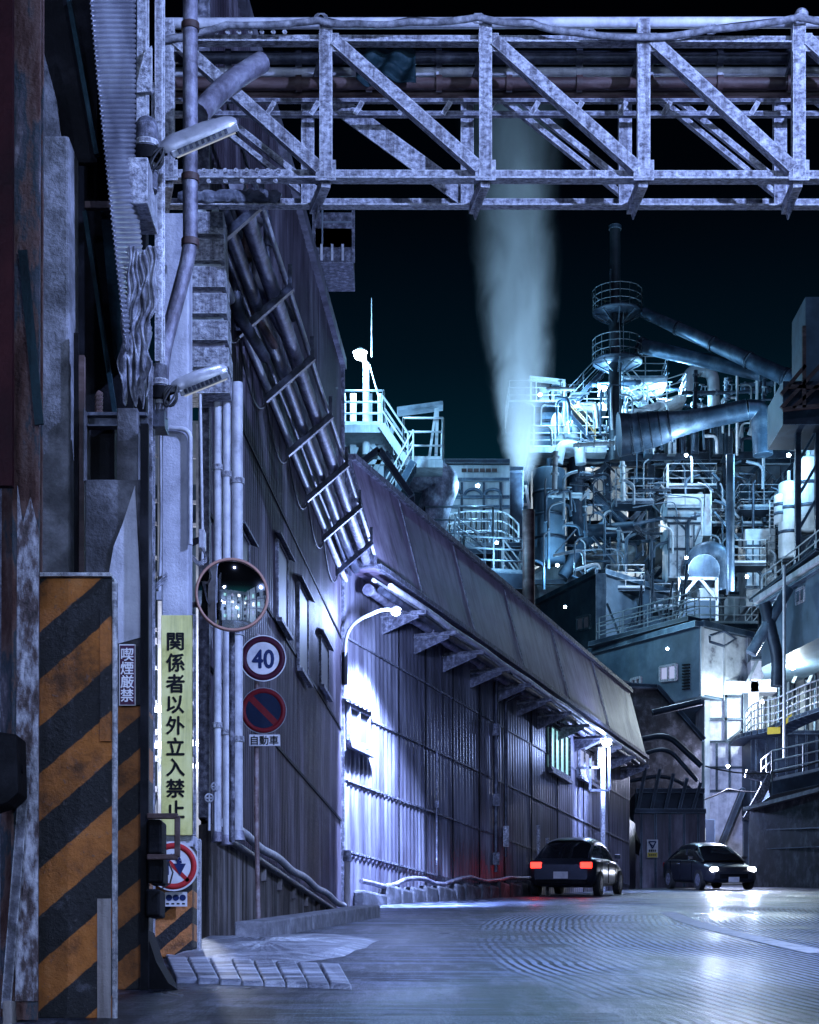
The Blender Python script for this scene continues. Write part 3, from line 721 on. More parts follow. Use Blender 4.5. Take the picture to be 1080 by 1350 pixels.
ctrl = [(213, 62), (300, 42), (420, 36), (470, 40), (540, 38), (630, 32), (700, 40), (760, 52), (850, 58), (930, 48), (1050, 32), (1150, 45), (1258, 34)]
cp = []
for (a, b_) in zip(ctrl, ctrl[1:]):
    for k in range(5): cp.append(bn(a[0] + (b_[0] - a[0]) * k / 5, a[1] + (b_[1] - a[1]) * k / 5) + V((0, -.12, -.02 * math.sin(math.pi * k / 5))))
CB = T('slung_cable', 'thick frosty cable bundle slung in loops along the bridge top', 'cable', bn(640, 40))
mb.tube(cp, .034, 8); mb.build('sheath', 'cablegrey', CB)
mb = MB(); mb.tube([p + V((0, .03, .03 + .02 * math.sin(i * .7))) for i, p in enumerate(cp)], .016, 6); mb.build('thin_cable', 'rubber', CB)
for x in (630, 775, 935, 424, 1052):
    y = 34 if x in (630, 424, 1052) else (54 if x == 775 else 48)
    mb = MB()
    for k in range(-1, 2): mb.tube([bn(x + 7 * math.cos(t) + 2 * k, y + 5 * math.sin(t)) + V((0, -.13 + .02 * math.sin(t), 0)) for t in [i * math.pi / 5 for i in range(11)]], .006, 5)
    mb.build('tie', 'cablegrey', CB)
mb = MB()  # torn tarpaulin
def tarp(u, v):
    p = P(470 + 78 * u, 62 + 47 * v + 5 * math.sin(u * 9) * v, 18.2); p.y += .05 * math.sin(u * 14 + v * 5) + .03 * math.sin(v * 17); return p
mb.grid(tarp, 24, 14); o = mb.build('torn_tarpaulin', 'teal'); sm = o.modifiers.new('thickness', 'SOLIDIFY'); sm.thickness = .008
tag(o, 'torn blue-green tarpaulin hung on the bridge pipes', 'tarpaulin')
mb = MB(); mb.sphere(bn(1056, 22) + V((0, -.02, 0)), .07, 8)
mb.cyl(bn(1056, 40), bn(1056, 20), .03, n=8); tag(mb.build('beacon', 'frost'), 'small frosted knob light on top of a bridge post', 'lamp')
# ================================================================== foreground left
D1, D2, D3 = 9.3, 11.6, 16.0
# rusty H column
CBASE = P(35, 1345, D1)
t = T('rusty_column', 'rust-brown H-section steel column with peeling paint at the left edge', 'column', V((CBASE.x, D1, gz(D1))))
for (xa, xb, dd, nm) in [(14, 50, 9.2, 'flange'), (0, 54, 9.55, 'flange')]:
    MB().prism([P(xa, 1345, dd), P(xb, 1345, dd), P(xb + 4, -40, dd), P(xa + 4, -40, dd)], (0, .02, 0)).build(nm, 'peel', t, bevel=.004)
MB().prism([P(20, 1320, 9.185), P(50, 1320, 9.185), P(51, 700, 9.185), P(40, 655, 9.185), P(30, 690, 9.185), P(23, 640, 9.185)], (0, .012, 0)).build('flaking_plate', 'peelpale', t)
MB().prism([P(30, 1345, 9.22), P(33, 1345, 9.22), P(37, -40, 9.22), P(34, -40, 9.22)], (0, .33, 0)).build('web', 'peel', t)
MB().bb(P(3, 1356, 9.1), P(43, 1322, 9.6)).build('base_plate', 'stone', t, bevel=.01)
mb = MB(); mb.beam(P(8, 1330, 9.17), P(34, 1010, 9.17), .05, .012, up=(0, 1, 0)); mb.build('stiffener', 'frostdark', t)
mb = MB(); mb.beam(P(30, 330, 9.17), P(52, 560, 9.17), .045, .012, up=(0, 1, 0)); mb.build('stiffener', 'teal', t)
mb = MB(); mb.beam(P(0, 470, 9.1), P(16, 580, 9.1), .012, .03); tag(mb.build('steel_strut', 'frost'), 'thin bright strut in the dark at the far left edge', 'strut')
mb = MB(); mb.bb(P(-40, 640, 9.0), P(19, -40, 9.05)); tag(mb.build('red_door_leaf', 'darkred'), 'dark red steel door leaf at the top left corner', 'door leaf')
mb = MB(); mb.bb(P(-40, 1345, 9.62), P(8, 640, 9.7)); tag(mb.build('grey_sheet', 'frostdark'), 'dull grey steel sheet behind the column at lower left edge', 'steel sheet')
mb = MB(); mb.prism([P(-20, 962, 8.9), P(22, 968, 8.9), P(24, 1045, 8.9), P(10, 1058, 8.9), P(-20, 1068, 8.9)], (0, .22, 0)); mb.cyl(P(24, 1014, 9.0), P(31, 1014, 9.0), .022, n=10)
tag(mb.build('hinge_block', 'black', bevel=.006), 'black steel hinge block jutting from the left edge', 'hinge')
# striped barrier
bz = P(48, 762, 9.45).z
M['stripeA'] = stripes('hazard_stripes_wide', .491, .87, .24, ca=(.42, .135, .022))
SB = T('striped_barrier', 'large gate panel with worn black and orange hazard stripes', 'barrier', GX(95, 9.45))
x0, x1 = P(44, 0, 9.45).x, P(148, 0, 9.45).x
MB().bb((x0, 9.45, gz(9.45)), (x1, 9.62, bz)).build('panel', 'stripeA', SB, bevel=.006)
MB().bb((x0, 9.42, bz + .002), (x1, 9.64, bz + .022)).build('top_edge', 'frost', SB, bevel=.003)
mb = MB(); mb.cyl((x1 + .012, 9.46, gz(9.4)), (x1 + .012, 9.46, bz - .02), .016, n=8); mb.build('edge_bar', 'frost', SB)
mb = MB(); mb.bb((x1 - .06, 9.43, bz - .85), (x1 - .004, 9.448, bz - .15)); mb.build('edge_patch', 'stripeA', SB)
mb = MB(); mb.bb((x1 - .075, 9.435, gz(9.45)), (x1 - .004, 9.448, gz(9.45) + .62)); mb.build('rotted_edge', 'stone', SB)
# concrete column behind it
CC = T('concrete_column', 'rough grey concrete column rising behind the striped barrier', 'column', GX(80, 11.9))
MB().bb(P(50, 1330, 11.9), P(104, 212, 12.25)).build('shaft', 'concrete', CC, bevel=.02)
MB().beam(P(101, 760, 11.88), P(101, 440, 11.88), .03, .03).build('edge_angle', 'black', CC)
MB().beam(P(108, 780, 11.9), P(108, 470, 11.9), .04, .05).build('edge_angle', 'rustpipe', CC)
# second gate column: stained concrete above, striped below
M['stripeB'] = stripes('hazard_stripes_narrow', .4156, .83, .545, ca=(.30, .10, .02))
GC = T('gate_column', 'stained grey gate column with striped lower part and small maroon sign', 'column', GX(160, 11.6))
xa, xb = P(112, 0, 11.6).x, P(192, 0, 11.6).x; xm = P(150, 0, 11.6).x
MB().bb((xa, 11.6, P(0, 930, 11.6).z), (xb - .006, 11.95, P(0, 632, 11.6).z)).build('shaft', 'concrete2', GC, bevel=.008)
MB().bb((xa, 11.6, gz(11.6)), (xb, 11.95, P(0, 931, 11.6).z)).build('striped_base', 'stripeB', GC, bevel=.006)
for (u0, u1) in ((112, 122), (154, 192)): MB().bb(P(u0, 634, 11.6), P(u1, 562, 11.95)).build('shaft', 'concrete2', GC, bevel=.008)
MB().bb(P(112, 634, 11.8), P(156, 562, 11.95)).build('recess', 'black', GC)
mb = MB(); mb.angle(P(191, 1310, 11.57), P(191, 560, 11.57), .05, .008); mb.build('edge_angle', 'black', GC)
mb = MB(); mb.prism([P(143, 760, 11.585), P(150, 720, 11.585), P(162, 690, 11.585), P(178, 640, 11.585), P(181, 700, 11.585), P(186, 790, 11.585), P(186, 840, 11.585), P(150, 850, 11.585)], (0, .012, 0)); mb.build('plaster_patch', 'lilac', GC)
mb = MB(); mb.prism([P(190, 1250, 11.6), P(192, 1225, 11.6), P(206, 1268, 11.6), P(222, 1296, 11.6), P(240, 1308, 11.6), P(188, 1312, 11.6)], (0, .4, 0)); mb.build('flared_foot', 'black', GC)
# no smoking sign
SG = T('no_smoking_sign', 'small maroon vertical sign with pale characters on the gate column', 'sign', P(168, 890, 11.56))
MB().bb(P(157, 930, 11.56), P(179, 850, 11.572)).build('plate', 'signwhite', SG)
MB().bb(P(158.2, 928.8, 11.554), P(177.8, 851.2, 11.562)).build('face', 'signmaroon', SG)
text(list('喫煙厳禁'), .088, 'signwhite', SG, V((0, -.008, 0)), ext=.002, off=.0012, vertical=True, line=.98)
# beams and plates overhead on the left
mb = MB(); mb.angle(P(112, 556, 11.7), P(194, 556, 11.7), .08, .01); mb.beam(P(112, 547, 11.7), P(194, 547, 11.7), .05, .02); tag(mb.build('cross_beam', 'darkpipe'), 'dark horizontal beam over the recess of the gate column', 'beam')
mb = MB()
for i in range(5): mb.cyl(P(128, 520 + i * 6, 11.8), P(133, 523 + i * 6, 11.8), .03, n=8)
tag(mb.build('coil_spring', 'rustpipe'), 'small rusty coil standing on the dark beam', 'spring')
HP = T('overhead_hopper', 'black sloping steel hopper plates with dark teal edges overhead', 'hopper', P(110, 215, 12.4))
MB().prism([P(52, -40, 12.3), P(128, -40, 12.3), P(128, 214, 12.3), P(88, 214, 12.3), P(54, 60, 12.3)], (0, .05, 0)).build('plate', 'black', HP)
MB().beam(P(84, -40, 12.25), P(128, 205, 12.25), .03, .05).build('edge', 'teal', HP)
MB().prism([P(110, -40, 12.9), P(180, -40, 12.9), P(176, 545, 12.9), P(112, 545, 12.9)], (0, .05, 0)).build('plate', 'black', HP)
MB().prism([P(132, 270, 12.6), P(150, 300, 12.6), P(166, 490, 12.6), P(150, 470, 12.6)], (0, .05, 0)).build('plate', 'teal', HP)
MB().beam(P(112, 280, 12.5), P(152, 545, 12.5), .03, .05).build('edge', 'teal', HP)
MB().beam(P(55, 100, 12.2), P(56, 212, 12.2), .04, .05).build('edge', 'rustpipe', HP)
MB().prism([P(55, 60, 12.1), P(74, 130, 12.1), P(84, 212, 12.1), P(55, 214, 12.1)], (0, .04, 0)).build('plate', 'concrete2', HP)
MB().bb(P(112, 265, 12.45), P(164, 278, 12.5)).build('crossbar', 'rustpipe', HP)
# back wall that closes the dark left side
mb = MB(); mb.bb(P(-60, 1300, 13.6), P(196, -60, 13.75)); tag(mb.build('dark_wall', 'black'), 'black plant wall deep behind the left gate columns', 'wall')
# corrugated sheet with torn edge
mb = MB()
def shf(u, v):
    y = -20 + 475 * v
    xl = 117 + 48 * max(0, v) ** 1.1; xr = 178 + (22 * max(0, (v - .55) / .45) if v > .55 else 0)
    xr = max(xr, xl + 20)
    p = P(xl + (xr - xl) * u, y + (12 * math.sin(u * 17) * (v > .97)), 12.9 - .9 * (1 - u))
    p += V((.0065, -.005, 0)) * math.sin(v * 2 * math.pi * 72)
    return p
mb.grid(shf, 10, 72 * 8); o = mb.build('corrugated_sheet', 'sheet'); sm = o.modifiers.new('thickness', 'SOLIDIFY'); sm.thickness = .004
tag(o, 'hanging corrugated sheet with saw-toothed edge beside the upper street lamp', 'steel sheet')
mb = MB()
def crf(u, v):
    p = P(166 + 38 * u - 6 * v + 5 * math.sin(v * 7), 330 + 190 * v + 14 * math.sin(u * 23) * v, 12.2)
    p += V((.012 * math.sin(v * 23 + u * 7), .010 * math.sin(u * 44 + 3 * math.sin(v * 5)) + .07 * v * math.sin(u * 4 + v * 13), .03 * math.sin(u * 9 + v * 6)))
    return p
mb.grid(crf, 64, 60); o = mb.build('crumpled_sheet', 'frostdark'); sm = o.modifiers.new('thickness', 'SOLIDIFY'); sm.thickness = .005
tag(o, 'crumpled torn sheet metal hanging above the lower street lamp', 'steel sheet')
# pale steel columns behind the lamps
for k, (xa, xb, ya, yb, d, mt, lb) in enumerate([(180, 195, -40, 260, 13.2, 'frost', 'pale flat column plate left of the upper lamp stump'), (206, 216, -40, 480, 13.4, 'frost', 'slim pale steel column right behind the upper lamp stump'), (197, 203, 480, 1300, 13.2, 'frostdark', 'slim dark steel column beside the gate column edge')]):
    mb = MB(); mb.ibeam(P((xa + xb) / 2, yb, d), P((xa + xb) / 2, ya, d), (xb - xa) / F * d, .14, .012, up=(0, 1, 0)); tag(mb.build('steel_column', mt), lb, 'column', 'slim steel columns')
mb = MB(); mb.prism([P(177, 122, 13.1), P(190, 70, 13.1), P(200, 60, 13.1), P(200, 120, 13.1)], (0, .05, 0)); tag(mb.build('steel_plate', 'frost'), 'small pale wedge plate above the upper lamp stump', 'plate')
# street lamps
def led_lamp(stx, sty0, sty1, hx0, hy0, hx1, hy1, d, lab, hw, arm):
    t = T('street_lamp', lab, 'street lamp', P(stx, sty1, d), 'LED street lamps on the left columns')
    r = 15 / F * d if hw > .2 else 10 / F * d
    mb = MB(); base = P(stx, sty1, d); top = P(stx, sty0, d)
    if hw > .2:
        mb.tube(fillet([base, top + V((0, 0, -.02)), top + V((-.02, .22, .02))], .14, 8), r, 16)
    else: mb.cyl(base, top, r, n=16)
    mb.build('stump', 'frostdark', t)
    for f in (.25, .62):
        q = base.lerp(top, f); MB().cyl(q, q + V((0, 0, .04)), r + .008, n=16).build('band', 'frost', t)
    a = P(hx0, hy0, d - .05); b_ = P(hx1, hy1, d - .05)
    ax = (b_ - a); L = ax.length; ax.normalize(); side = V((0, 1, 0)); upv = ax.cross(side).normalized()
    if upv.z < 0: upv = -upv
    upv = (upv * math.cos(.6) + V((0, -1, 0)) * math.sin(.6)).normalized(); side = upv.cross(ax).normalized()
    st = [(0, .35, .5), (.06, .62, .8), (.2, .92, 1.0), (.6, 1.0, .95), (.88, .9, .7), (.97, .6, .45), (1, .3, .25)]
    hh = .055 if hw > .2 else .045
    mb = MB(); n = 14
    vs = []
    for s_, wv, hv in st:
        for k in range(n):
            an = math.pi * k / (n - 1)
            vs.append(a + ax * L * s_ + side * (hw / 2 * wv * math.cos(an)) + upv * (hh * 1.6 * hv * math.sin(an)))
    m = len(st); fs = [(i * n + k, i * n + k + 1, (i + 1) * n + k + 1, (i + 1) * n + k) for i in range(m - 1) for k in range(n - 1)]
    mb.add(vs, fs, True); mb.add(vs[:n], [tuple(range(n))]); mb.add(vs[-n:], [tuple(range(n))[::-1]])
    hd = mb.build('lamp_head', 'alu', t)
    c0 = a.lerp(b_, .55)
    R = Matrix((ax, side, upv)).transposed()
    MB().box(c0 - upv * .022, (L * .86, hw * .86, .05), R).build('lens_frame', 'alu', hd, bevel=.008)
    MB().box(c0 - upv * .052, (L * .76, hw * .72, .012), R).build('lens', 'ledoff', hd)
    mb = MB()
    for i in range(9):
        for s2 in (-1,): mb.box(a.lerp(b_, .22 + i * .075) - upv * .018 + side * s2 * hw * .44, (.022, .012, .03), R)
    mb.build('cooling_fin', 'darkpipe', hd)
    mb = MB(); mb.tube([P(stx, hy0 + 4, d - .04), a + ax * .05], .028, 10); mb.cyl(P(stx, hy0 - 4, d - .03), P(stx, hy0 + 12, d - .03), r * 1.35, n=14); mb.build('clamp', 'black', t)
    mb = MB()
    for k in range(3): mb.tube([P(stx + 14 + 9 * math.cos(q + k), hy0 + 6 + 14 * math.sin(q + k * .5), d - .09 - .02 * k) for q in [i * .55 for i in range(13)]], .008, 5)
    mb.build('cable', 'rubber', t)
    light('SPOT', c0 - upv * .09, arm, FOREC, .08, target=c0 - upv * 2 + V((.4, 0, 0)), spot=math.radians(150), blend=.7)
    return t
led_lamp(193, 160, 252, 211, 203, 312, 160, 13.0, 'grey LED street lamp on the higher curved stump', .24, 95)
led_lamp(211, 482, 552, 226, 516, 300, 486, 13.3, 'smaller LED street lamp on the lower straight stump', .16, 80)
mb = MB(); mb.bb(P(162, 268, 12.7), P(208, 251, 13.2)); tag(mb.build('lamp_shelf', 'frost', bevel=.008), 'small pale shelf plate under the upper lamp stump', 'shelf')
mb = MB(); mb.tube(fillet([P(207, 505, 13.3), P(203, 520, 13.25), P(203, 546, 13.25), P(211, 552, 13.3)], .05), .02, 8); mb.bb(P(197, 562, 13.2), P(222, 552, 13.4)); tag(mb.build('lamp_bracket', 'darkpipe'), 'dark bent bracket carrying the lower lamp stump', 'bracket')
# gate latch hanging out of the gate column
GL = T('gate_latch', 'rusty square latch loop with black blocks on the gate column edge', 'latch', P(215, 1100, 11.5))
mb = MB()
for p, q in [((194, 1076), (235, 1076)), ((234, 1076), (234, 1130)), ((235, 1130), (194, 1130))]: mb.beam(P(*p, 11.5), P(*q, 11.5), .035, .035)
mb.build('loop', 'rustpipe', GL, bevel=.006)
for (a0, b0, a1, b1) in [(194, 1126, 220, 1086), (194, 1164, 222, 1134), (192, 1208, 218, 1176)]:
    MB().bb(P(a0, b0, 11.5), P(a1, b1, 11.75)).build('block', 'black', GL, bevel=.015)
mb = MB(); mb.tube([P(222, 1136, 11.5), P(228, 1150, 11.48), P(224, 1165, 11.5), P(212, 1172, 11.48)], .006, 5); mb.build('wire', 'rubber', GL)

# ---- pale pillar with yellow sign (far gate post)
M['stripeC'] = stripes('hazard_stripes_small', .297, .85, .38, ca=(.62, .22, .06))
PP = T('gate_post', 'pale plastered gate post with striped foot carrying the yellow sign', 'column', GX(236, 16.3))
MB().bb(P(213, 1112, 16.3), P(254, 300, 16.6)).build('shaft', 'lilac', PP, bevel=.015)
MB().prism([P(205, 430, 16.35), P(213, 300, 16.35), P(215, 560, 16.35), P(208, 560, 16.35)], (0, .2, 0)).build('wedge', 'lilac', PP)
MB().bb(P(200, 1262, 16.2), P(262, 1116, 16.7)).build('striped_foot', 'stripeC', PP, bevel=.012)
MB().bb(P(198, 1116, 16.15), P(264, 1108, 16.75)).build('cap', 'lilac', PP, bevel=.006)
MB().bb(P(260, 1262, 16.18), P(266, 1108, 16.3)).build('edge_plate', 'frost', PP)
mb = MB(); mb.tube(fillet([P(224, 564, 16.25), P(251, 566, 16.25), P(251, 718, 16.25)], .14, 8), .022, 8); tag(mb.build('conduit', 'white'), 'white conduit bent in an arch on the pale gate post', 'conduit')
YS = T('warning_sign', 'tall yellow vertical sign with black characters on the gate post', 'sign', P(234, 956, 16.1))
MB().bb(P(212.5, 1101, 16.1), P(254.5, 812, 16.13)).build('plate', 'signyellow', YS, bevel=.004)
MB().bb(P(254.8, 1101, 16.09), P(259, 812, 16.15)).build('edge_strip', 'frostdark', YS)
rl = P(234, 956, 16.1)
for i, ch in enumerate('関係者以外立入禁止'):
    y = 846 + i * 27.6
    text(ch, .172, 'signblack', YS, P(231.5, y, 16.1) - rl + V((0, -.003, 0)), ext=.0015, off=.0045)
NU = T('no_turn_sign', 'round red-ringed sign with dark U-turn arrow on the striped foot', 'sign', P(229, 1142, 16.05))
ctr = V((0, 0, 0))
rr = 33 / F * 16.05
def disc(c, r, mat, parent, name, y=0, r_in=0, th=.008):
    mb = MB(); c = V(c)
    if r_in:
        pr = [(r_in, 0), (r_in, th), (r, th), (r, 0)]
        mb.lathe(c + V((0, y, 0)), pr, 40, axis=(0, -1, 0))
    else: mb.cyl(c + V((0, y, 0)), c + V((0, y - th, 0)), r, n=40)
    return mb.build(name, mat, parent, local=False)
C0 = P(229, 1142, 16.05)
disc(C0, rr, 'signwhite', NU, 'plate'); disc(C0, rr * .93, 'signred', NU, 'ring', -.008, rr * .70, .003)
mb = MB(); mb.beam(C0 + V((-rr * .6, -.0095, rr * .6)), C0 + V((rr * .6, -.0095, -rr * .6)), .035, .003, up=(0, 1, 0)); mb.build('slash', 'signred', NU)
mb = MB(); arc = [C0 + V((-rr * .28, -.013, -rr * .35))] + [C0 + V((-rr * .02 + rr * .26 * math.cos(a), -.013, rr * .1 + rr * .3 * math.sin(a))) for a in [math.pi - i * math.pi / 8 for i in range(9)]]
for a, b_ in zip(arc, arc[1:]): mb.beam(a, b_, .045, .003, up=(0, 1, 0))
mb.prism([C0 + V((rr * .02, -.0145, rr * .1)), C0 + V((rr * .5, -.0145, rr * .1)), C0 + V((rr * .26, -.0145, -rr * .38))], (0, .003, 0)); mb.build('arrow', 'signnavy', NU)
SP = T('notice_plate', 'small white plate with three round pictograms under the red-ringed sign', 'sign', P(233, 1185, 16.1))
MB().bb(P(218, 1195, 16.1), P(247, 1176, 16.11)).build('plate', 'signwhite', SP)
for x in (223, 232, 241): disc(P(x, 1183.5, 16.1), .028, 'signnavy', SP, 'pictogram', -.001, 0, .003)
mb = MB()
for x in (221, 228, 235, 242): mb.bb(P(x - 2, 1192.5, 16.098), P(x + 2, 1190.5, 16.102))
mb.build('print', 'signblack', SP)

# ---- downspout pipe, louvred duct, white pipes at the building corner
mb = MB(); mb.tube(fillet([P(251, -60, 16.0), P(251, 330, 16.0), P(214, 470, 16.0), P(210, 560, 16.1)], .18, 8), .066, 16)
DS = T('downspout', 'thick grey-red downspout bending left above the gate post', 'pipe', P(232, 400, 16)); mb.build('tube', 'lagging', DS)
for y in (40, 240, 325):
    MB().cyl(P(251, y, 16), P(251, y - 9, 16), .08, n=16).build('collar', 'rustpipe', DS)
mb = MB(); mb.tube(fillet([P(262, 150, 17.0), P(300, 110, 17.3), P(345, 82, 17.6)], .2, 6), .10, 14); tag(mb.build('lagged_pipe', 'lagging'), 'thick lagged pipe slanting into the bridge end', 'pipe')
LD = T('louvred_duct', 'grey vertical cable duct with banded covers hanging below the bridge end', 'duct', P(278, 515, 19.4))
for i in range(7):
    y0 = 272 + i * 35
    MB().bb(P(258 - i * 1.3, y0 + 33, 19.4), P(292 + i * 1.6, y0, 19.7)).build('cover', 'lagging' if i % 2 else 'stain', LD, bevel=.01)
    MB().bb(P(246, y0 + 36, 19.3), P(300 + i * 1.4, y0 + 32, 19.75)).build('band', 'frost', LD)
    MB().bb(P(248, y0 + 31, 19.5), P(259 - i * 1.3, y0 + 1, 19.7)).build('louvre', 'frostdark', LD)
for k, (x, r, y0, y1, lb) in enumerate([(287, .042, 515, 1100, 'leftmost white conduit at the building corner'), (299, .042, 515, 1104, 'middle white conduit at the building corner'), (313, .060, 505, 1098, 'thickest white pipe at the building corner')]):
    t = T('corner_pipe', lb, 'pipe', P(x, y1, 19.6), 'white pipes down the building corner')
    mb = MB(); mb.tube([P(x, y0, 19.6), P(x, y1, 19.6)], r, 14); mb.build('tube', 'white', t)
    for y in (620, 820, 960):
        MB().cyl(P(x, y + k * 9, 19.6), P(x, y + k * 9 - 7, 19.6), r + .018, n=14).build('collar', 'frost', t)
    MB().cyl(P(x, y1 + 10, 19.6), P(x, y1 - 3, 19.6), r + .03, r + .01, n=14).build('foot', 'lagging', t)
mb = MB(); mb.tube(fillet([P(264, 520, 18.6), P(267, 700, 18.6), P(267, 745, 18.6)], .1), .016, 8); tag(mb.build('thin_conduit', 'white'), 'thin pale conduit beside the convex mirror top', 'conduit')
for (x, y) in ((276, 1052), (284, 1037)):
    mb = MB(); mb.lathe(P(x, y, 19.4), [(.035, 0), (.05, 0), (.05, .015), (.035, .015)], 16, axis=(0, -1, 0))
    for a in range(4): q = P(x, y, 19.39); mb.beam(q, q + V((.045 * math.cos(a * math.pi / 2), 0, .045 * math.sin(a * math.pi / 2))), .012, .01, up=(0, 1, 0))
    mb.cyl(P(x, y + 4, 19.42), P(x, 1095, 19.42), .014, n=8); tag(mb.build('valve_wheel', 'white'), 'small pale valve wheel, the ' + ('left lower' if x < 280 else 'right upper') + ' one by the corner pipes', 'valve', 'valves at the building corner')
JB = T('security_camera', 'small grey camera box with looped cable above the convex mirror', 'camera', P(266, 712, 17.6))
MB().bb(P(262, 722, 17.6), P(272, 703, 17.75)).build('housing', 'white', JB, bevel=.008)
mb = MB(); mb.cyl(P(262, 712, 17.68), P(252, 716, 17.5), .03, .036, n=12); mb.build('lens_hood', 'black', JB)
mb = MB()
for k in range(3): mb.tube([P(266 + k, 722, 17.6), P(272, 735 + 3 * k, 17.55), P(262, 742 + 2 * k, 17.5), P(250 - 3 * k, 728, 17.4), P(235, 738 + 5 * k, 17.0), P(218, 758 + 4 * k, 16.2), P(206, 770 + 3 * k, 16.0)], .008, 5)
mb.build('cable', 'cablegrey', JB)
# convex mirror
CM = T('convex_mirror', 'round convex traffic mirror with orange rim on the building corner', 'mirror', P(306, 784, 17.8))
c0 = P(306, 784, 17.8); rm = 47 / F * 17.8
nrm = V((.16, -1, .02)).normalized()
mb = MB(); R_s = rm * 3.2
prof = []
for i in range(13):
    r_ = max(1e-4, rm * .97 * i / 12); prof.append((r_, math.sqrt(R_s ** 2 - r_ ** 2) - math.sqrt(R_s ** 2 - rm ** 2)))
mb.lathe(c0, prof, 48, axis=nrm); mb.build('mirror_face', 'mirror', CM)
mb = MB(); mb.lathe(c0, [(rm * .96, .012), (rm * .99, .022), (rm * 1.03, .016), (rm * 1.04, -.02), (rm * .9, -.07), (.05, -.12)], 48, axis=nrm); mb.build('rim', 'orange', CM)
mb = MB(); mb.cyl(c0 - nrm * .1, c0 - nrm * .5, .03, n=10); mb.beam(P(244, 797, 17.9), P(306, 797, 18.1), .05, .05); mb.cyl(P(306, 797, 18.15), P(306, 1110, 18.6), .03, n=8); mb.build('bracket', 'frostdark', CM)
# traffic sign post
SPD = 22.0
SPT = T('sign_post', 'slim brown steel post holding two round traffic signs', 'post', GX(341, SPD))
mb = MB(); b0 = GX(341, SPD); mb.tube([b0, P(338, 1060, SPD), P(339.5, 836, SPD)], .03, 10); mb.build('pole', 'polebrown', SPT)
for y in (868, 937): MB().box(P(340, y, SPD - .045), (.12, .03, .05)).build('clamp', 'frostdark', SPT)
s40 = T('speed_limit_sign', 'round speed limit sign reading 40 with dark red ring', 'sign', P(347, 868, SPD - .08), 'round signs on the post')
c1 = P(347, 868, SPD - .08); r1 = 30.5 / F * SPD
disc(c1, r1, 'signwhite', s40, 'plate'); disc(c1, r1 * .955, 'signring', s40, 'ring', -.008, r1 * .70, .003)
text('40', .31, 'signnavy', s40, V((0, -.012, -.01)), ext=.002, off=.008, sx=.86)
np_ = T('no_parking_sign', 'dark blue round no-parking sign with dull red ring and slash', 'sign', P(347.5, 937, SPD - .08), 'round signs on the post')
c2 = P(347.5, 937, SPD - .08)
disc(c2, r1, 'back', np_, 'plate'); disc(c2, r1 * .97, 'signblue', np_, 'face', -.008, 0, .002); disc(c2, r1 * .955, 'signredark', np_, 'ring', -.010, r1 * .76, .003)
mb = MB(); mb.beam(c2 + V((-r1 * .56, -.0115, r1 * .56)), c2 + V((r1 * .56, -.0115, -r1 * .56)), .075, .003, up=(0, 1, 0)); mb.build('slash', 'signredark', np_)
pl = T('vehicle_plate', 'small pale plate reading three dark characters under the no-parking sign', 'sign', P(349, 976, SPD - .07))
MB().bb(P(328.5, 983.5, SPD - .07), P(369.5, 968.5, SPD - .06)).build('plate', 'signwhite', pl, bevel=.004)
text('自動車', .118, 'signblack', pl, V((0, -.003, 0)), ext=.002, off=.002)

# ---- bright yard seen through the gap between gate columns
GY = T('pipe_stair_tower', 'brightly lit white steel stair tower in the gap behind the gate post', 'tower', GX(230, 27))
d = 27.0
for x in (196, 212, 226, 262, 270):
    MB().beam(V(((x - CX) / F * d, d, gz(d))), P(x, 560, d), .07, .07).build('post', 'white', GY)
for y in (600, 660, 690, 735, 830, 845, 880, 925, 965, 1000, 1040, 1085, 1120):
    MB().beam(P(190, y, d + .1), P(272, y + 3, d + .1), .06, random.choice([.05, .09])).build('beam', 'white', GY)
for (a0, b0, a1, b1) in [(196, 1000, 226, 925), (226, 1085, 262, 1000), (196, 1120, 212, 1040), (212, 880, 262, 830), (250, 1060, 270, 960), (196, 770, 226, 735)]:
    MB().beam(P(a0, b0, d + .2), P(a1, b1, d + .2), .05, .05).build('brace', 'white', GY)
for k, (x, r) in enumerate([(203, .05), (219, .08), (258, .06), (266, .04)]):
    MB().cyl(P(x, 1150, d + .7), P(x, 640, d + .7), r, n=10).build('riser', 'plantblue', GY)
mb = MB(); mb.bb(P(150, 1230, 31), P(275, 560, 31.2)); tag(mb.build('yard_wall', 'plantwhite'), 'pale lit plant wall at the back of the gap behind the gate', 'wall')
mb = MB(); mb.tube(fillet([P(212, 565, 17.5), P(213, 700, 17.4), P(210, 782, 17.3)], .2), .018, 6); mb.tube(fillet([P(216, 560, 17.5), P(214, 690, 17.45), P(213, 782, 17.3)], .2), .014, 6)
mb.box(P(211, 786, 17.3), (.06, .05, .08)); tag(mb.build('hanging_cable', 'white'), 'bright pair of cables hanging left of the gate post', 'cable')
for k, (x, y, L, lb) in enumerate([(201, 936, .16, 'bright tube lamp left of the yellow sign, upper of two'), (206, 983, .14, 'bright tube lamp left of the yellow sign, lower of two'), (258, 980, .04, 'tiny bright lamp right of the yellow sign, upper'), (258, 1010, .035, 'tiny bright lamp right of the yellow sign, lower')]):
    t = T('yard_lamp', lb, 'lamp', P(x, y, 26.6), 'yard lamps seen in the gap'); q = P(x, y, 26.6)
    MB().cyl(q - V((L, 0, 0)), q + V((L, 0, 0)), .035, n=8).build('tube', 'glowblue', t)
    MB().box(q + V((0, .06, .05)), (L * 2.2, .08, .04)).build('housing', 'white', t)
light('POINT', P(232, 900, 25.6), 260, (.75, .82, 1), .15)
light('POINT', P(210, 980, 28.9), 200, (.75, .82, 1), .15)
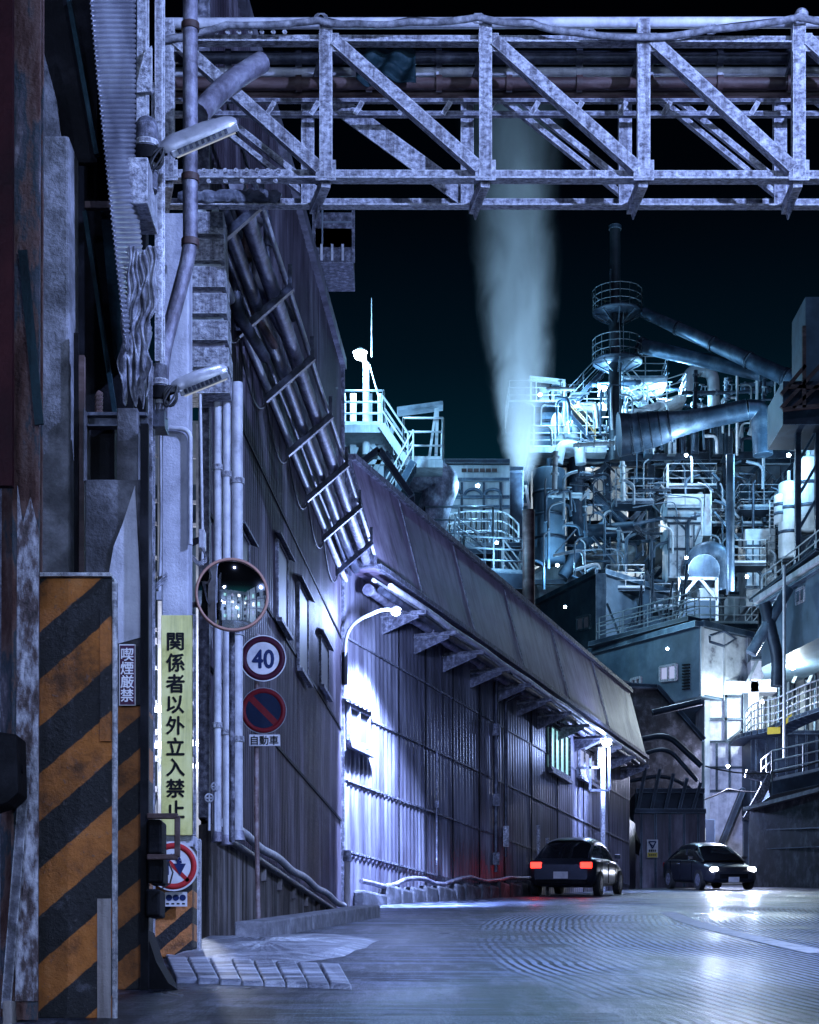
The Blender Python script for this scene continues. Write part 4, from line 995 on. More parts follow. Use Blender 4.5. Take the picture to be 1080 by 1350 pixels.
# ================================================================== generic plant pieces
def lamp(x, y, d, power, label, color=PLANTC, r=.16, arm=None, spot=None, group='floodlights about the plant', mat='glow', cat='lamp', off=V((0, 0, 0)), lr=.15):
    q = P(x, y, d) if not isinstance(x, Vector) else x
    t = T('floodlight', label, cat, q, group)
    MB().sphere(q + V((0, 0, -.02)), r, 8, .7).build('bulb', mat, t)
    MB().lathe(q + V((0, .02, r * .45)), [(r * 1.25, 0), (r * 1.15, r * .3), (r * .5, r * .7), (.01, r * .75)], 14).build('hood', 'alu', t)
    if arm:
        mb = MB(); mb.tube(arm, .05 if d > 50 else .035, 8); mb.build('arm', 'rail', t)
    if spot: light('SPOT', q + off + V((0, 0, -r * 1.1)), power, color, lr, target=spot[0], spot=math.radians(spot[1]), blend=spot[2])
    else: light('POINT', q + off + V((0, -r * 1.2 - .12, -r * 1.2)), power, color, lr)
    return t
def platform(label, xa, xb, y, d, dep, mat='plantdark', rmat='rail', h=1.1, th=.25, group=None, mid=2, r=.03, sides=(1, 1), step=1.2, y2=None, posts=None):
    a = P(xa, y, d); b_ = P(xb, y if y2 is None else y2, d); back = V((0, dep, 0))
    t = T('walkway', label, 'walkway', (a + b_) / 2, group)
    MB().hexa([a + V((0, 0, -th)), b_ + V((0, 0, -th)), b_ + back + V((0, 0, -th)), a + back + V((0, 0, -th)), a, b_, b_ + back, a + back]).build('deck', mat, t)
    pts = ([a + back] if sides[0] else []) + [a, b_] + ([b_ + back] if sides[1] else [])
    MB().rail(pts, h, r, step, 5, mid).build('railing', rmat, t)
    if posts:
        for x in posts:
            q = P(x, y, d); MB().beam(q + V((0, dep * .5, -th)), q + V((0, dep * .5, -posts_h)), .18, .18).build('post', mat, t)
    return t
posts_h = 4
def stairs(label, p, q, wd, mat='plantdark', rmat='rail', n=14, r=.03, side=V((0, 1, 0)), group=None):
    p = V(p); q = V(q)
    t = T('stairway', label, 'stairs', p, group)
    for s_ in (0, 1): MB().beam(p + side * wd * s_, q + side * wd * s_, .06, .22).build('stringer', mat, t)
    mb = MB()
    for i in range(n): c_ = p.lerp(q, (i + .5) / n); mb.box(c_ + side * wd / 2, (abs(side.y) * .26 + abs(side.x) * wd + .02, abs(side.x) * .26 + abs(side.y) * wd + .02, .04))
    mb.build('tread', mat, t)
    for s_ in (0, 1): MB().rail([p + side * wd * s_, q + side * wd * s_], 1.0, r, 1.3, 5, 1, False).build('railing', rmat, t)
    return t
def pipe(label, pts, r, mat='plantblue', rad=.8, n=12, bands=0, group=None, name='plant_pipe', cat='pipe'):
    t = T(name, label, cat, pts[0], group)
    fp = fillet(pts, rad) if len(pts) > 2 else [V(pts[0]).lerp(V(pts[1]), i / 6) for i in range(7)]
    MB().tube(fp, r, n).build('tube', mat, t)
    if bands:
        a, b_ = V(pts[0]), V(pts[1])
        for i in range(bands):
            q = a.lerp(b_, (i + .5) / bands); u = (b_ - a).normalized()
            MB().cyl(q - u * .06, q + u * .06, r * 1.12, n=n).build('band', 'plantdark', t)
    return t
def vessel(label, x, d, r, yb, yt, mat='plantblue', dome=.5, name='vessel', cone=0, bands=2, cat='tank'):
    q0, q1 = P(x, yb, d), P(x, yt, d); q0.y = q1.y = d
    t = T(name, label, cat, q0); H = q1.z - q0.z
    pr = [(r * .02, -cone)] if not cone else [(r * .25, -cone)]
    pr += [(r, 0), (r, H)] + [(r * math.cos(a), H + r * dome * math.sin(a)) for a in [i * math.pi / 12 for i in range(1, 6)]] + [(.01, H + r * dome)]
    MB().lathe(q0, pr, 28).build('shell', mat, t)
    for i in range(bands):
        z = H * (i + 1) / (bands + 1); MB().lathe(q0 + V((0, 0, z)), [(r, -.08), (r * 1.04, -.08), (r * 1.04, .08), (r, .08)], 28).build('hoop', 'plantdark', t)
    MB().cyl(q0 + V((0, 0, H + r * dome * .8)), q0 + V((0, 0, H + r * dome + .5)), r * .16, n=10).build('nozzle', mat, t)
    return t
def ibox(label, xa, xb, yb, yt, d, dep, mat='plantteal', name='plant_building', cat='building', ribs=0, shear=0, yt2=None, yb2=None, roof=True, d2=None):
    """block whose front runs from xa to xb; d2 = depth of the right end"""
    d2 = d if d2 is None else d2
    a0, a1 = P(xa, yb, d), P(xa, yt, d)
    b0, b1 = P(xb, yb if yb2 is None else yb2, d2), P(xb, yt if yt2 is None else yt2, d2)
    u = (V((b0.x, b0.y, 0)) - V((a0.x, a0.y, 0))).normalized(); nb = V((-u.y, u.x, 0)) * dep
    t = T(name, label, cat, (a0 + b0) / 2)
    zb = min(a0.z, b0.z)
    MB().hexa([V((a0.x, a0.y, zb)), V((b0.x, b0.y, zb)), V((b0.x, b0.y, zb)) + nb, V((a0.x, a0.y, zb)) + nb, a1, b1, b1 + nb, a1 + nb]).build('wall', mat, t)
    if roof: MB().beam(a1 - nb.normalized() * .06 + V((0, 0, .05)), b1 - nb.normalized() * .06 + V((0, 0, .05)), .3, .16).build('roof_edge', 'plantdark', t)
    for i in range(ribs):
        f = (i + .5) / ribs
        p = V((a0.x, a0.y, zb)).lerp(V((b0.x, b0.y, zb)), f) - nb.normalized() * .03; q = a1.lerp(b1, f) - nb.normalized() * .03
        MB().beam(p, q, .08, .06, up=nb).build('rib', 'plantdark', t)
    t['nx'] = 0
    return t
def winplate(t, pts, mat, nb=2, name='window', fm='frost', nrm=V((0, -1, 0))):
    """window from four corners (bl, br, tr, tl)"""
    pts = [V(p) for p in pts]
    fr = MB()
    for a, b_ in zip(pts, pts[1:] + pts[:1]): fr.beam(a + nrm * .06, b_ + nrm * .06, .10, .10, up=nrm)
    for i in range(1, nb): fr.beam(pts[0].lerp(pts[1], i / nb) + nrm * .06, pts[3].lerp(pts[2], i / nb) + nrm * .06, .08, .08, up=nrm)
    wd = fr.build(name, fm, t)
    MB().prism([p + nrm * .02 for p in pts], nrm * .012).build('pane', mat, wd)

# ================================================================== lamps on the annex
q = P(522, 805, 34.2); b0 = W1(451, 848, .12); b0 = V((-1.22, 34.2, P(0, 850, 34.2).z))
t = lamp(522, 806, 34.2, 30000, 'blazing wall lamp on a curved arm at the tall building corner', FOREC, .085, fillet([b0 + V((0, 0, -.7)), b0 + V((.02, -.05, .35)), q + V((-.25, 0, .03)), q], .4), (w2(36.3, 3.2), 78, .8), 'wall lamps above the road', cat='wall lamp')
MB().cyl(b0 + V((0, 0, -.75)), b0 + V((0, 0, -.15)), .06, n=10).build('socket', 'black', t)
light('POINT', q + V((.25, -.5, -.1)), 750, FOREC, .1)
q = P(800, 978, 51.2); pz = GX(797, 52)
t = lamp(800, 979, 51.2, 5000, 'blazing wall lamp above the pole at the far end of the annex', FOREC, .13, [q + V((-.55, .5, -.1)), q + V((-.2, .2, .05)), q], (w2(53.5, 5.2), 95, .6), 'wall lamps above the road', cat='wall lamp')
light('POINT', q + V((.1, -.4, -.1)), 260, FOREC, .1)
PO = T('lamp_pole', 'slim pale pole with square bracket loops at the annex far end', 'pole', GX(795, 51.6))
MB().cyl(GX(795, 51.6), P(795, 985, 51.6), .07, n=8).build('shaft', 'frost', PO)
mb = MB()
for p, q2 in [((778, 1000), (778, 1042)), ((778, 1042), (803, 1042)), ((803, 1042), (803, 985)), ((762, 1012), (790, 1012)), ((762, 1012), (760, 1036)), ((790, 985), (790, 1012))]:
    mb.beam(P(*p, 51.4), P(*q2, 51.4), .07, .07)
mb.build('bracket', 'darkpipe', PO)
for (x, yt) in ((710, 1088), (722, 1105)):
    tag(MB().cyl(GX(x, 46.2), P(x, yt, 46.2), .05, n=8).build('marker_post', 'frost'), ('taller' if x < 715 else 'shorter') + ' slim pale post at the foot of the annex wall', 'post', 'posts at the annex foot')
mb = MB(); mb.tube([W2(722, 1128, .3), W2(790, 1160, .3)], .06, 8); tag(mb.build('hand_rail', 'frostdark'), 'dark sloping handrail on the far annex wall', 'rail')
# rounded lean-to at the end of the annex and the dark shed beyond
LT = T('lean_to', 'dark rounded lean-to at the far end of the annex', 'shed', GX(820, 58.6))
mb = MB()
def lt(u, v):
    a = math.pi / 2 * u; x = 800 + 38 * math.sin(a); d = 58.2 + 2.5 * (1 - math.cos(a))
    p = P(x, 1172, d); z0 = gz(d) - .3; return V((p.x, p.y, z0 + (P(0, 1075, 58).z - z0) * v))
mb.grid(lt, 20, 1); o = mb.build('wall', 'corr', LT); sm = o.modifiers.new('thickness', 'SOLIDIFY'); sm.thickness = .08
mb = MB(); mb.prism([P(798, 1078, 57.9), P(800, 1040, 58.2), P(815, 1052, 58.6), P(832, 1085, 60), P(841, 1110, 60.5), P(838, 1125, 60.5)], (.2, .8, 0)); mb.build('roof', 'black', LT)
MB().box(P(803, 1046, 57.6), (.5, .3, .55)).build('box', 'frost', LT, bevel=.04)
ibox('dark shed with a small warning plate beyond the annex end', 836, 930, 1190, 1072, 63, 5, 'corr', 'shed', 'shed', 5)
SH = T('warning_plate', 'small white and yellow plate with inverted triangle on the dark shed', 'sign', P(860, 1118, 62.8))
MB().bb(P(853, 1131, 62.8), P(867.5, 1107, 62.84)).build('plate', 'signwhite', SH)
MB().bb(P(853.6, 1130.4, 62.77), P(867, 1124, 62.79)).build('band', 'yellow', SH)
mb = MB()
tr = [P(855.5, 1109.5, 62.76), P(865, 1109.5, 62.76), P(860.2, 1118.5, 62.76)]
for a, b_ in zip(tr, tr[1:] + tr[:1]): mb.beam(a, b_, .045, .01, up=(0, 1, 0))
mb.beam(P(858, 1113, 62.76), P(861, 1115.5, 62.76), .03, .01, up=(0, 1, 0)); mb.build('symbol', 'signnavy', SH)
mb = MB()
for x in (855.5, 858, 860.5, 863): mb.bb(P(x, 1123, 62.78), P(x + 1.8, 1120, 62.79)); mb.bb(P(x, 1128, 62.755), P(x + 1.8, 1126.3, 62.765))
mb.build('print', 'signblack', SH)
# sloping dark sheds between annex and tower
t = T('gable_shed', 'dark purple gable-roofed shed rising between annex and panelled tower', 'shed', P(865, 1100, 68))
MB().prism([P(795, 1075, 68), P(795, 905, 68), P(816, 895, 68), P(866, 908, 68), P(925, 975, 68), P(925, 1075, 68)], (0, 6, 0)).build('wall', 'concrete2', t)
MB().beam(P(866, 905, 67.9), P(928, 976, 67.9), .4, .15).build('roof_edge', 'plantdark', t)
MB().beam(P(800, 902, 67.9), P(866, 906, 67.9), .4, .15).build('roof_edge', 'plantdark', t)
for k, (pts, r) in enumerate([([(845, 975), (880, 968), (925, 1010)], .11), ([(845, 995), (880, 985), (920, 1030)], .08), ([(830, 1030), (880, 1020), (925, 1050)], .07), ([(860, 940), (925, 925)], .12)]):
    pipe(['large dark pipe elbow below the gable shed', 'second dark pipe below the gable shed elbow', 'lowest dark pipe under the gable shed', 'thin pipe across the gable shed front'][k], [P(x, y, 66 - k * .4) for x, y in pts], r, 'plantdark', 1.2, group='pipes by the gable shed')
ibox('low dark conveyor housing under the gable shed pipes', 838, 928, 1075, 1045, 65.2, 2, 'plantdark', 'conveyor_housing', 'housing')
for k in range(5):
    mb = MB(); mb.beam(P(840 + k * 18, 1072, 64.8), P(852 + k * 18, 1008 + k * 6, 64.8), .12, .12); tag(mb.build('steel_brace', 'plantdark'), 'dark brace under the gable shed, ' + ['leftmost', 'second from left', 'middle', 'fourth from left', 'rightmost beside the tower'][k], 'brace', 'braces under the gable shed')

# ================================================================== lit platforms behind the annex (d ~ 60)
D = 60
M_T = T('lamp_mast', 'tall white lamp mast above the stair platforms behind the annex', 'mast', P(483, 565, D))
MB().cyl(P(483, 600, D), P(483, 478, D), .14, .10, n=10).build('shaft', 'rail', M_T)
MB().cyl(P(490, 470, D), P(490, 393, D), .02, .012, n=6).build('aerial', 'rail', M_T)
MB().tube(fillet([P(483, 490, D), P(480, 470, D), P(475, 466, D)], .3), .08, 8).build('arm', 'rail', M_T)
lamp(475, 468, D, 2600, 'brilliant floodlight at the head of the white mast behind the annex', PLANTC, .20, lr=.2)
light('POINT', P(505, 540, 57), 500, PLANTC, .2)
for x, y in ((487, 480), ):
    for q2 in ((530, 620), (520, 600)):
        tag(MB().tube([P(x, y, D), P(*q2, D - 1)], .015, 5).build('guy_wire', 'rail'), 'thin guy wire from the mast, ' + ('longer' if q2[0] == 530 else 'shorter'), 'wire', 'guy wires of the mast')
ST = T('mast_platform_base', 'white steel frame and boxes under the mast platform', 'frame', P(475, 640, D))
for x in (452, 466, 487, 502):
    MB().beam(P(x, 700, D + .3), P(x, 520, D + .3), .2, .2).build('post', 'plantwhite', ST)
for (a0, b0_, a1, b1_) in [(452, 600, 487, 650), (466, 560, 502, 600), (452, 640, 470, 590), (487, 640, 520, 560), (502, 690, 535, 620), (452, 560, 502, 560), (452, 610, 520, 610)]:
    MB().beam(P(a0, b0_, D + .2), P(a1, b1_, D + .2), .16, .16).build('brace', 'plantwhite', ST)
MB().bb(P(450, 690, D + 1.5), P(500, 590, D + 3)).build('panel', 'plantwhite', ST)
MB().bb(P(505, 700, D + 1.5), P(545, 612, D + 3)).build('panel', 'plantblue', ST)
platform('upper railed platform round the mast behind the annex', 451, 506, 560, D - 1, 3.5, 'plantwhite', group='platforms behind the annex', r=.035)
stairs('white stairway stepping down from the mast platform', P(503, 560, D - 1.2), P(538, 612, D - 1.2), 1.0, 'plantwhite', n=12, group='stairs behind the annex', r=.035)
platform('middle railed platform with canopy behind the annex', 532, 584, 606, D - 1, 3.0, 'plantwhite', group='platforms behind the annex', r=.035, h=1.35)
CN = T('canopy', 'narrow sloping canopy bar on two posts over the middle platform', 'canopy', P(556, 540, D))
MB().beam(P(524, 543, D - .5), P(584, 535, D - .5), .6, .12).build('roof', 'raildark', CN)
MB().beam(P(575, 600, D - .5), P(577, 537, D - .5), .10, .10).build('post', 'rail', CN)
MB().beam(P(575, 538, D - .5), P(566, 604, D - .5), .08, .08).build('post', 'rail', CN)
stairs('ascending grey stairway under the middle platform', P(500, 690, D - 1.6), P(545, 608, D - 1.6), 1.0, 'plantblue', n=16, group='stairs behind the annex')
mb = MB(); mb.beam(P(478, 610, 57), P(500, 593, 57), .22, .2); mb.beam(P(500, 593, 57), P(543, 655, 57), .22, .2); mb.beam(P(543, 655, 57), P(543, 680, 57), .2, .2); tag(mb.build('dark_brace', 'plantdark'), 'dark bent brace beam above the annex roof edge', 'brace')
pipe('fat grey duct elbow under the middle platform', [P(540, 625, D + .5), P(588, 632, D + .5), P(575, 660, D + .6), P(566, 700, D + .6)], .55, 'lagging', 1.0, 16)
ibox('dark housing under the middle platform', 545, 586, 640, 612, D + .8, 3, 'plantdark', 'duct_housing', 'housing')
# white panelled building
WB = ibox('white panelled filter house lit brightly behind the annex', 585, 672, 745, 612, 66, 5, 'plantwhite', 'filter_house', 'filter house', 0)
for y in (632, 655, 668, 700): MB().beam(P(585, y, 65.94), P(672, y, 65.94), .06, .12).build('lap_strip', 'plantblue', WB)
for x in (609, 638, 660): MB().beam(P(x, 745, 65.9), P(x, 636, 65.9), .10, .10).build('rib', 'plantdark', WB)
for x in (598, 624, 650):
    mb = MB(); pts = [P(x + 11 * math.cos(a), 653 - 8 * math.sin(a), 65.88) for a in [math.pi * i / 10 for i in range(11)]]; mb.tube(pts, .06, 6); mb.build('arched_vent', 'plantblue', WB)
mb = MB()
for k in range(6): mb.box(P(612 + k * 8, 620, 65.93), (.18, .05, .12))
mb.build('stained_band', 'rustpipe', WB)
ibox('dark flank annex right of the white filter house', 672, 690, 745, 622, 66.3, 5, 'plantdark', 'filter_house_flank', 'building')
RB = T('curved_railing', 'long curved handrail in front of the white filter house', 'railing', P(630, 690, 63))
pts = [P(565 + i * 7, 690 - 12 * math.sin(min(1, i / 8) * 1.4) + max(0, i - 13) ** 2 * 1.1, 63) for i in range(18)]
MB().rail([p + V((0, 0, -.9)) for p in pts], 1.0, .035, 2.0, 5, 2, False).build('rail', 'rail', RB)
platform('dark lower landing with railing beside the annex roof', 612, 690, 752, 58, 3, 'plantdark', 'raildark', group='platforms behind the annex', th=.5, r=.035, y2=756)
platform('short upper landing below the filter house', 560, 650, 720, 60, 2, 'plantdark', 'raildark', group='platforms behind the annex', th=.25, r=.035, h=1.3)
stairs('dark stairway between the two landings behind the annex', P(600, 722, 59), P(640, 752, 59), .9, 'plantdark', 'raildark', 10, group='stairs behind the annex')
stairs('pale stairway dropping to the purple-brown column', P(664, 752, 59), P(700, 800, 59), .9, 'plantblue', 'rail', 12, group='stairs behind the annex')
ibox('small grey equipment cabin on the lower landing', 650, 694, 800, 722, 61.5, 3, 'plantblue', 'equipment_cabin', 'cabin', 3)
tag(MB().cyl(P(697, 830, 58), P(697, 673, 58), .2, n=14).build('vent_column', 'rustpipe'), 'purple-brown vent column at the end of the landing', 'column')
VT = T('steam_vent', 'tapered lattice vent mast from which the white steam rises', 'vent', P(690, 690, 70))
for x0_, x1_ in ((676, 688), (703, 693)): MB().beam(P(x0_, 700, 70), P(x1_, 640, 70), .10, .10).build('leg', 'rail', VT)
for y in (650, 665, 682): MB().beam(P(690 - (y - 630) * .2, y, 70), P(690 + (y - 630) * .2, y, 70), .08, .08).build('brace', 'rail', VT)
MB().cyl(P(690, 700, 70.3), P(690, 636, 70.3), .25, .2, n=12).build('pipe', 'plantblue', VT)
# hanging balcony on the tall building roof
HB = T('roof_balcony', 'small railed balcony hanging from the tall building roof edge', 'balcony', P(440, 345, 31))
MB().bb(P(412, 346, 31), P(468, 341, 32.2)).build('deck', 'frostdark', HB)
MB().bb(P(412, 326, 31), P(468, 321, 32.2)).build('deck', 'frostdark', HB)
for x in (414, 466): MB().beam(P(x, 346, 31), P(x, 270, 31), .05, .05).build('post', 'frostdark', HB)
for x in (424, 438, 452): MB().beam(P(x, 343, 30.97), P(x, 322, 30.97), .04, .03).build('slat', 'white', HB)
MB().rail([P(466, 322, 32.2), P(466, 322, 31), P(425, 322, 31)], .75, .018, .5, 5, 1, False).build('railing', 'raildark', HB)

# ================================================================== right-hand plant (d 75 - 110)
lampset = []
# --- lower grey-teal block with bright stained end
CBd = T('concrete_block_building', 'teal-walled block building with stained bright end panel above the tower', 'building', P(900, 920, 75))
c0, c1, c2 = P(780, 0, 80.5), P(922, 0, 75), P(989, 0, 77.2)
zt, zb = P(0, 826, 75).z, P(0, 918, 75).z
fl = lambda p, z: V((p.x, p.y, z))
MB().prism([fl(c0, zb), fl(c1, zb), fl(c2, zb), fl(c2, zb) + V((-3, 9, 0)), fl(c0, zb) + V((2, 7, 0))], (0, 0, zt - zb)).build('wall', 'plantteal', CBd)
e1, e2 = fl(c1, 0), fl(c2, 0); en = V((e2.y - e1.y, -(e2.x - e1.x), 0)).normalized()
MB().prism([fl(c1, zb + .1) + en * .03, fl(c2, zb + .1) + en * .03, fl(c2, zt - .05) + en * .03, fl(c1, zt - .05) + en * .03], en * .05).build('end_panel', 'stain', CBd)
for f in (0.02, .45, .93): MB().beam(fl(c1.lerp(c2, f), zb) + en * .10, fl(c1.lerp(c2, f), zt) + en * .10, .18 if f != .45 else .08, .06, up=en).build('trim', 'plantwhite', CBd)
mb = MB(); pts = [P(936, 838, 74.6), P(955, 832, 74.6), P(970, 842, 74.6), P(955, 852, 74.6), P(936, 846, 74.6)]; mb.tube(pts + pts[:1], .06, 6); mb.build('emblem_frame', 'plantdark', CBd)
MB().beam(fl(c0, zt + .1), fl(c1, zt + .1), .5, .25).build('roof_edge', 'plantblue', CBd)
MB().beam(fl(c1, zt + .1), fl(c2, zt + .1), .5, .25).build('roof_edge', 'plantblue', CBd)
wn = V((-(c1.y - c0.y), (c1.x - c0.x), 0)).normalized(); wn = -wn if wn.y > 0 else wn
def onw(x, y):
    f = (x - 780) / 142; k = 80.5 * (1 - f) / (80.5 * (1 - f) + 75 * f)  # perspective-correct
    u = (x - CX) / F; dd = (c0.x * (c1.y - c0.y) - c0.y * (c1.x - c0.x)) / (u * (c1.y - c0.y) - (c1.x - c0.x)); return P(x, y, dd)
winplate(CBd, [onw(872, 898), onw(893, 896), onw(893, 876), onw(872, 880)], 'litblue', 2, nrm=wn)
winplate(CBd, [onw(834, 905), onw(846, 903), onw(846, 893), onw(834, 896)], 'litdim', 2, nrm=wn)
mb = MB()
for i in range(9): mb.beam(onw(901, 909 - i * 4) + wn * .04, onw(910, 908 - i * 4) + wn * .04, .05, .09, up=wn)
mb.build('louvre', 'black', CBd)
# --- panelled tower below it
PT = T('panelled_tower', 'bright panelled tower with framed sheets below the stained end panel', 'tower', P(958, 1150, 76))
tx = [932, 983]
MB().bb(P(932, 1165, 76), P(983, 916, 79)).build('core', 'lilac', PT)
for x in (932, 983): MB().beam(P(x, 1165, 75.9), P(x, 914, 75.9), .22, .22).build('post', 'plantwhite' if x < 940 else 'plantdark', PT)
for y, w_ in ((918, .12), (948, .10), (978, .10), (1012, .10), (1043, .12)): MB().beam(P(932, y, 75.92), P(983, y, 75.92), .08, w_).build('frame_bar', 'plantdark', PT)
for x, y0, y1 in ((957, 916, 978), (945, 980, 1043), (962, 980, 1043)): MB().beam(P(x, y1, 75.92), P(x, y0, 75.92), .10, .08).build('frame_bar', 'plantdark', PT)
MB().beam(P(957, 978, 75.9), P(983, 958, 75.9), .08, .08).build('brace', 'plantdark', PT)
MB().beam(P(940, 1140, 75.4), P(980, 1040, 75.4), .55, .2).build('brace', 'plantdark', PT)
MB().bb(P(938, 1150, 75.6), P(970, 1128, 75.7)).build('lit_panel', 'litwhite', PT)
for (a0, b0_, a1, b1_) in [(938, 1150, 970, 1128), (938, 1128, 970, 1150)]: MB().beam(P(a0, b0_, 75.5), P(a1, b1_, 75.5), .10, .1).build('brace', 'plantdark', PT)
DW = T('gate_hut', 'small dark hut with bright lit openings beside the tower foot', 'hut', GX(920, 72))
MB().bb(P(908, 1160, 72), P(932, 1088, 74)).build('wall', 'plantdark', DW)
for (a0, b0_, a1, b1_) in [(915, 1098, 930, 1092), (926, 1108, 930, 1092), (914, 1128, 920, 1116), (925, 1142, 931, 1116), (914, 1140, 919, 1131)]:
    MB().bb(P(a0, b0_, 71.95), P(a1, b1_, 71.98)).build('lit_opening', 'litwhite', DW)
lamp(915, 1058, 70, 1500, 'small bright lamp in front of the panelled tower', FOREC, .10)
# --- teal corner building
TBc = T('teal_corner_building', 'teal two-faced building under the plant with one dim window', 'building', P(792, 860, 86))
k0, k1, k2 = P(712, 0, 92), P(792, 0, 86), P(880, 0, 90)
zt, zb = P(0, 757, 86).z, P(0, 880, 86).z
MB().prism([fl(k0, zb), fl(k1, zb), fl(k2, zb), fl(k2, zb) + V((0, 9, 0)), fl(k0, zb) + V((2, 9, 0))], (0, 0, zt - zb)).build('wall', 'plantteal', TBc)
for a, b_ in ((k0, k1), (k1, k2)): MB().beam(fl(a, zt + .1), fl(b_, zt + .1), .6, .25).build('roof_edge', 'plantblue', TBc)
MB().beam(fl(k1, zb) + V((0, -.1, 0)), fl(k1, zt) + V((0, -.1, 0)), .5, .2).build('corner_trim', 'plantblue', TBc)
n_ = V((-(k1.y - k0.y), k1.x - k0.x, 0)).normalized(); n_ = -n_ if n_.y > 0 else n_
def onk(x, y):
    u = (x - CX) / F; dd = (k0.x * (k1.y - k0.y) - k0.y * (k1.x - k0.x)) / (u * (k1.y - k0.y) - (k1.x - k0.x)); return P(x, y, dd)
winplate(TBc, [onk(762, 832), onk(779, 828), onk(779, 811), onk(762, 815)], 'litdim', 2, nrm=n_, fm='plantblue')
# --- walkway on the roof of the block
a, b_ = P(790, 852, 80), P(922, 818, 75.6); 
t = T('walkway', 'long railed walkway along the block roof', 'walkway', a)
MB().beam(a, b_, 1.4, .2).build('deck', 'plantdark', t)
for s_ in (0, 1): MB().rail([a + V((0, 1.2 * s_, .1)), b_ + V((0, 1.2 * s_, .1))], 1.15, .03, 1.4, 5, 2).build('railing', 'raildark', t)
platform('railed platform over the stained end panel', 905, 1000, 822, 78, 3, 'plantdark', 'rail', group='plant walkways', r=.03)
# clutter of small pipes and braces on the dark roof
for k in range(14):
    x = 800 + random.uniform(0, 110); y = 845 - (x - 790) * .25 - random.uniform(2, 10); dd = 82 + random.uniform(0, 2.5)
    h_ = random.uniform(20, 75); x2 = x + random.uniform(-22, 22)
    mb = MB(); mb.beam(P(x, y, dd), P(x2, y - h_, dd), .10, .10); tag(mb.build('steel_strut', random.choice(['plantdark', 'plantblue', 'raildark'])), 'thin steel strut standing among clutter above the block roof', 'strut', 'struts above the block roof')

# --- main frame
D = 95
FR = T('support_frame', 'dark steel support frame with diagonal braces carrying the plant deck', 'frame', P(880, 850, D))
for x in (752, 800, 858, 905, 957, 1003, 1046):
    MB().ibeam(P(x, 850, D - 1), P(x, 606, D - 1), .38, .38, .06, up=(0, 1, 0)).build('column', 'plantdark', FR)
for y, h_ in ((612, .5), (664, .25), (712, .3), (768, .25)): MB().beam(P(705, y, D - .8), P(1050, y - 6, D - .8), .3, h_).build('beam', 'plantdark', FR)
for (a0, b0_, a1, b1_) in [(907, 592, 858, 652), (907, 592, 957, 655), (858, 652, 842, 690), (957, 655, 1003, 612), (752, 612, 800, 664), (800, 612, 752, 664), (800, 664, 858, 712), (905, 712, 858, 768), (957, 712, 1003, 768), (1003, 664, 1046, 612), (1046, 664, 1003, 712), (957, 768, 1003, 712), (858, 664, 800, 712)]:
    MB().beam(P(a0, b0_, D - 1.4), P(a1, b1_, D - 1.4), .24, .24).build('brace', 'plantdark' if a0 != 907 else 'plantblue', FR)
MB().hexa([P(720, 610, D - 2), P(1050, 604, D - 2), P(1050, 604, D + 9), P(720, 610, D + 9), P(720, 600, D - 2), P(1050, 594, D - 2), P(1050, 594, D + 9), P(720, 600, D + 9)]).build('deck', 'plantdark', FR)
for k in range(44):
    xa = random.choice([752, 800, 858, 905, 957, 1003]); xb = xa + random.choice([46, 50, 52]); ya = random.choice([612, 638, 664, 690, 712, 740, 768, 795]); yb = ya + random.choice([-26, 26, 0, 50])
    MB().beam(P(xa, ya, D - 1.1 - .1 * (k % 5)), P(xb, yb, D - 1.1 - .1 * (k % 5)), .09, .09).build('brace', random.choice(['plantdark', 'plantblue', 'raildark']), FR)
# lit white wall behind the frame and long kiln drum
wl_ = ibox('white lit plant wall glimpsed behind the support frame', 700, 850, 790, 600, 108, 3, 'plantwhite', 'lit_back_wall', 'wall', 6)
ibox('blue-grey plant wall behind the right part of the frame', 850, 1070, 860, 600, 109, 3, 'plantteal', 'back_wall', 'wall', 8)
KD = T('kiln_drum', 'long pale drum curving across behind the teal corner building', 'kiln', P(770, 740, 99))
mb = MB(); mb.tube(fillet([P(700, 775, 97), P(770, 738, 98), P(870, 728, 99)], 3), .75, 20); mb.build('shell', 'plantwhite', KD)
pts = fillet([P(700, 768, 96), P(770, 733, 97), P(870, 722, 98)], 3)
MB().rail(pts, 1.1, .03, 1.2, 5, 2, False).build('railing', 'raildark', KD)
# vessels and silos
vessel('tall dark teal silo at the left end of the frame', 724, 92, .82, 742, 622, 'plantteal', .2, 'silo', bands=3, cat='silo')
pipe('dark vertical pipe bending to the right in front of the lit wall', [P(761, 600, 93), P(761, 704, 93), P(836, 698, 93)], .42, 'plantdark', .9, 14, group='big plant pipes')
pipe('slanting pale pipe crossing in front of the lit wall', [P(783, 655, 93.5), P(838, 706, 93.5)], .22, 'plantblue', group='big plant pipes')
pipe('second slanting pipe lower left of the frame', [P(742, 760, 93), P(765, 722, 93), P(800, 690, 93)], .3, 'plantblue', .6, group='big plant pipes')
for k, (x, r, yt_, yb_) in enumerate([(840, .5, 622, 700), (866, .45, 622, 668), (884, .45, 622, 668), (902, .4, 620, 672), (925, .5, 628, 690), (980, .55, 640, 712), (1020, .6, 650, 720)]):
    vessel(['first', 'second', 'third', 'fourth', 'fifth', 'sixth', 'seventh'][k] + ' vertical vessel from the left under the plant deck', x, 97, r, yb_, yt_, random.choice(['plantteal', 'plantblue']), .3, 'vessel', cone=.8, bands=2)
HP2 = T('panelled_hopper', 'pale blue panelled hopper bin in the middle of the plant', 'hopper', P(904, 765, 89))
MB().bb(P(880, 706, 89), P(927, 671, 91.5)).build('bin', 'stain', HP2)
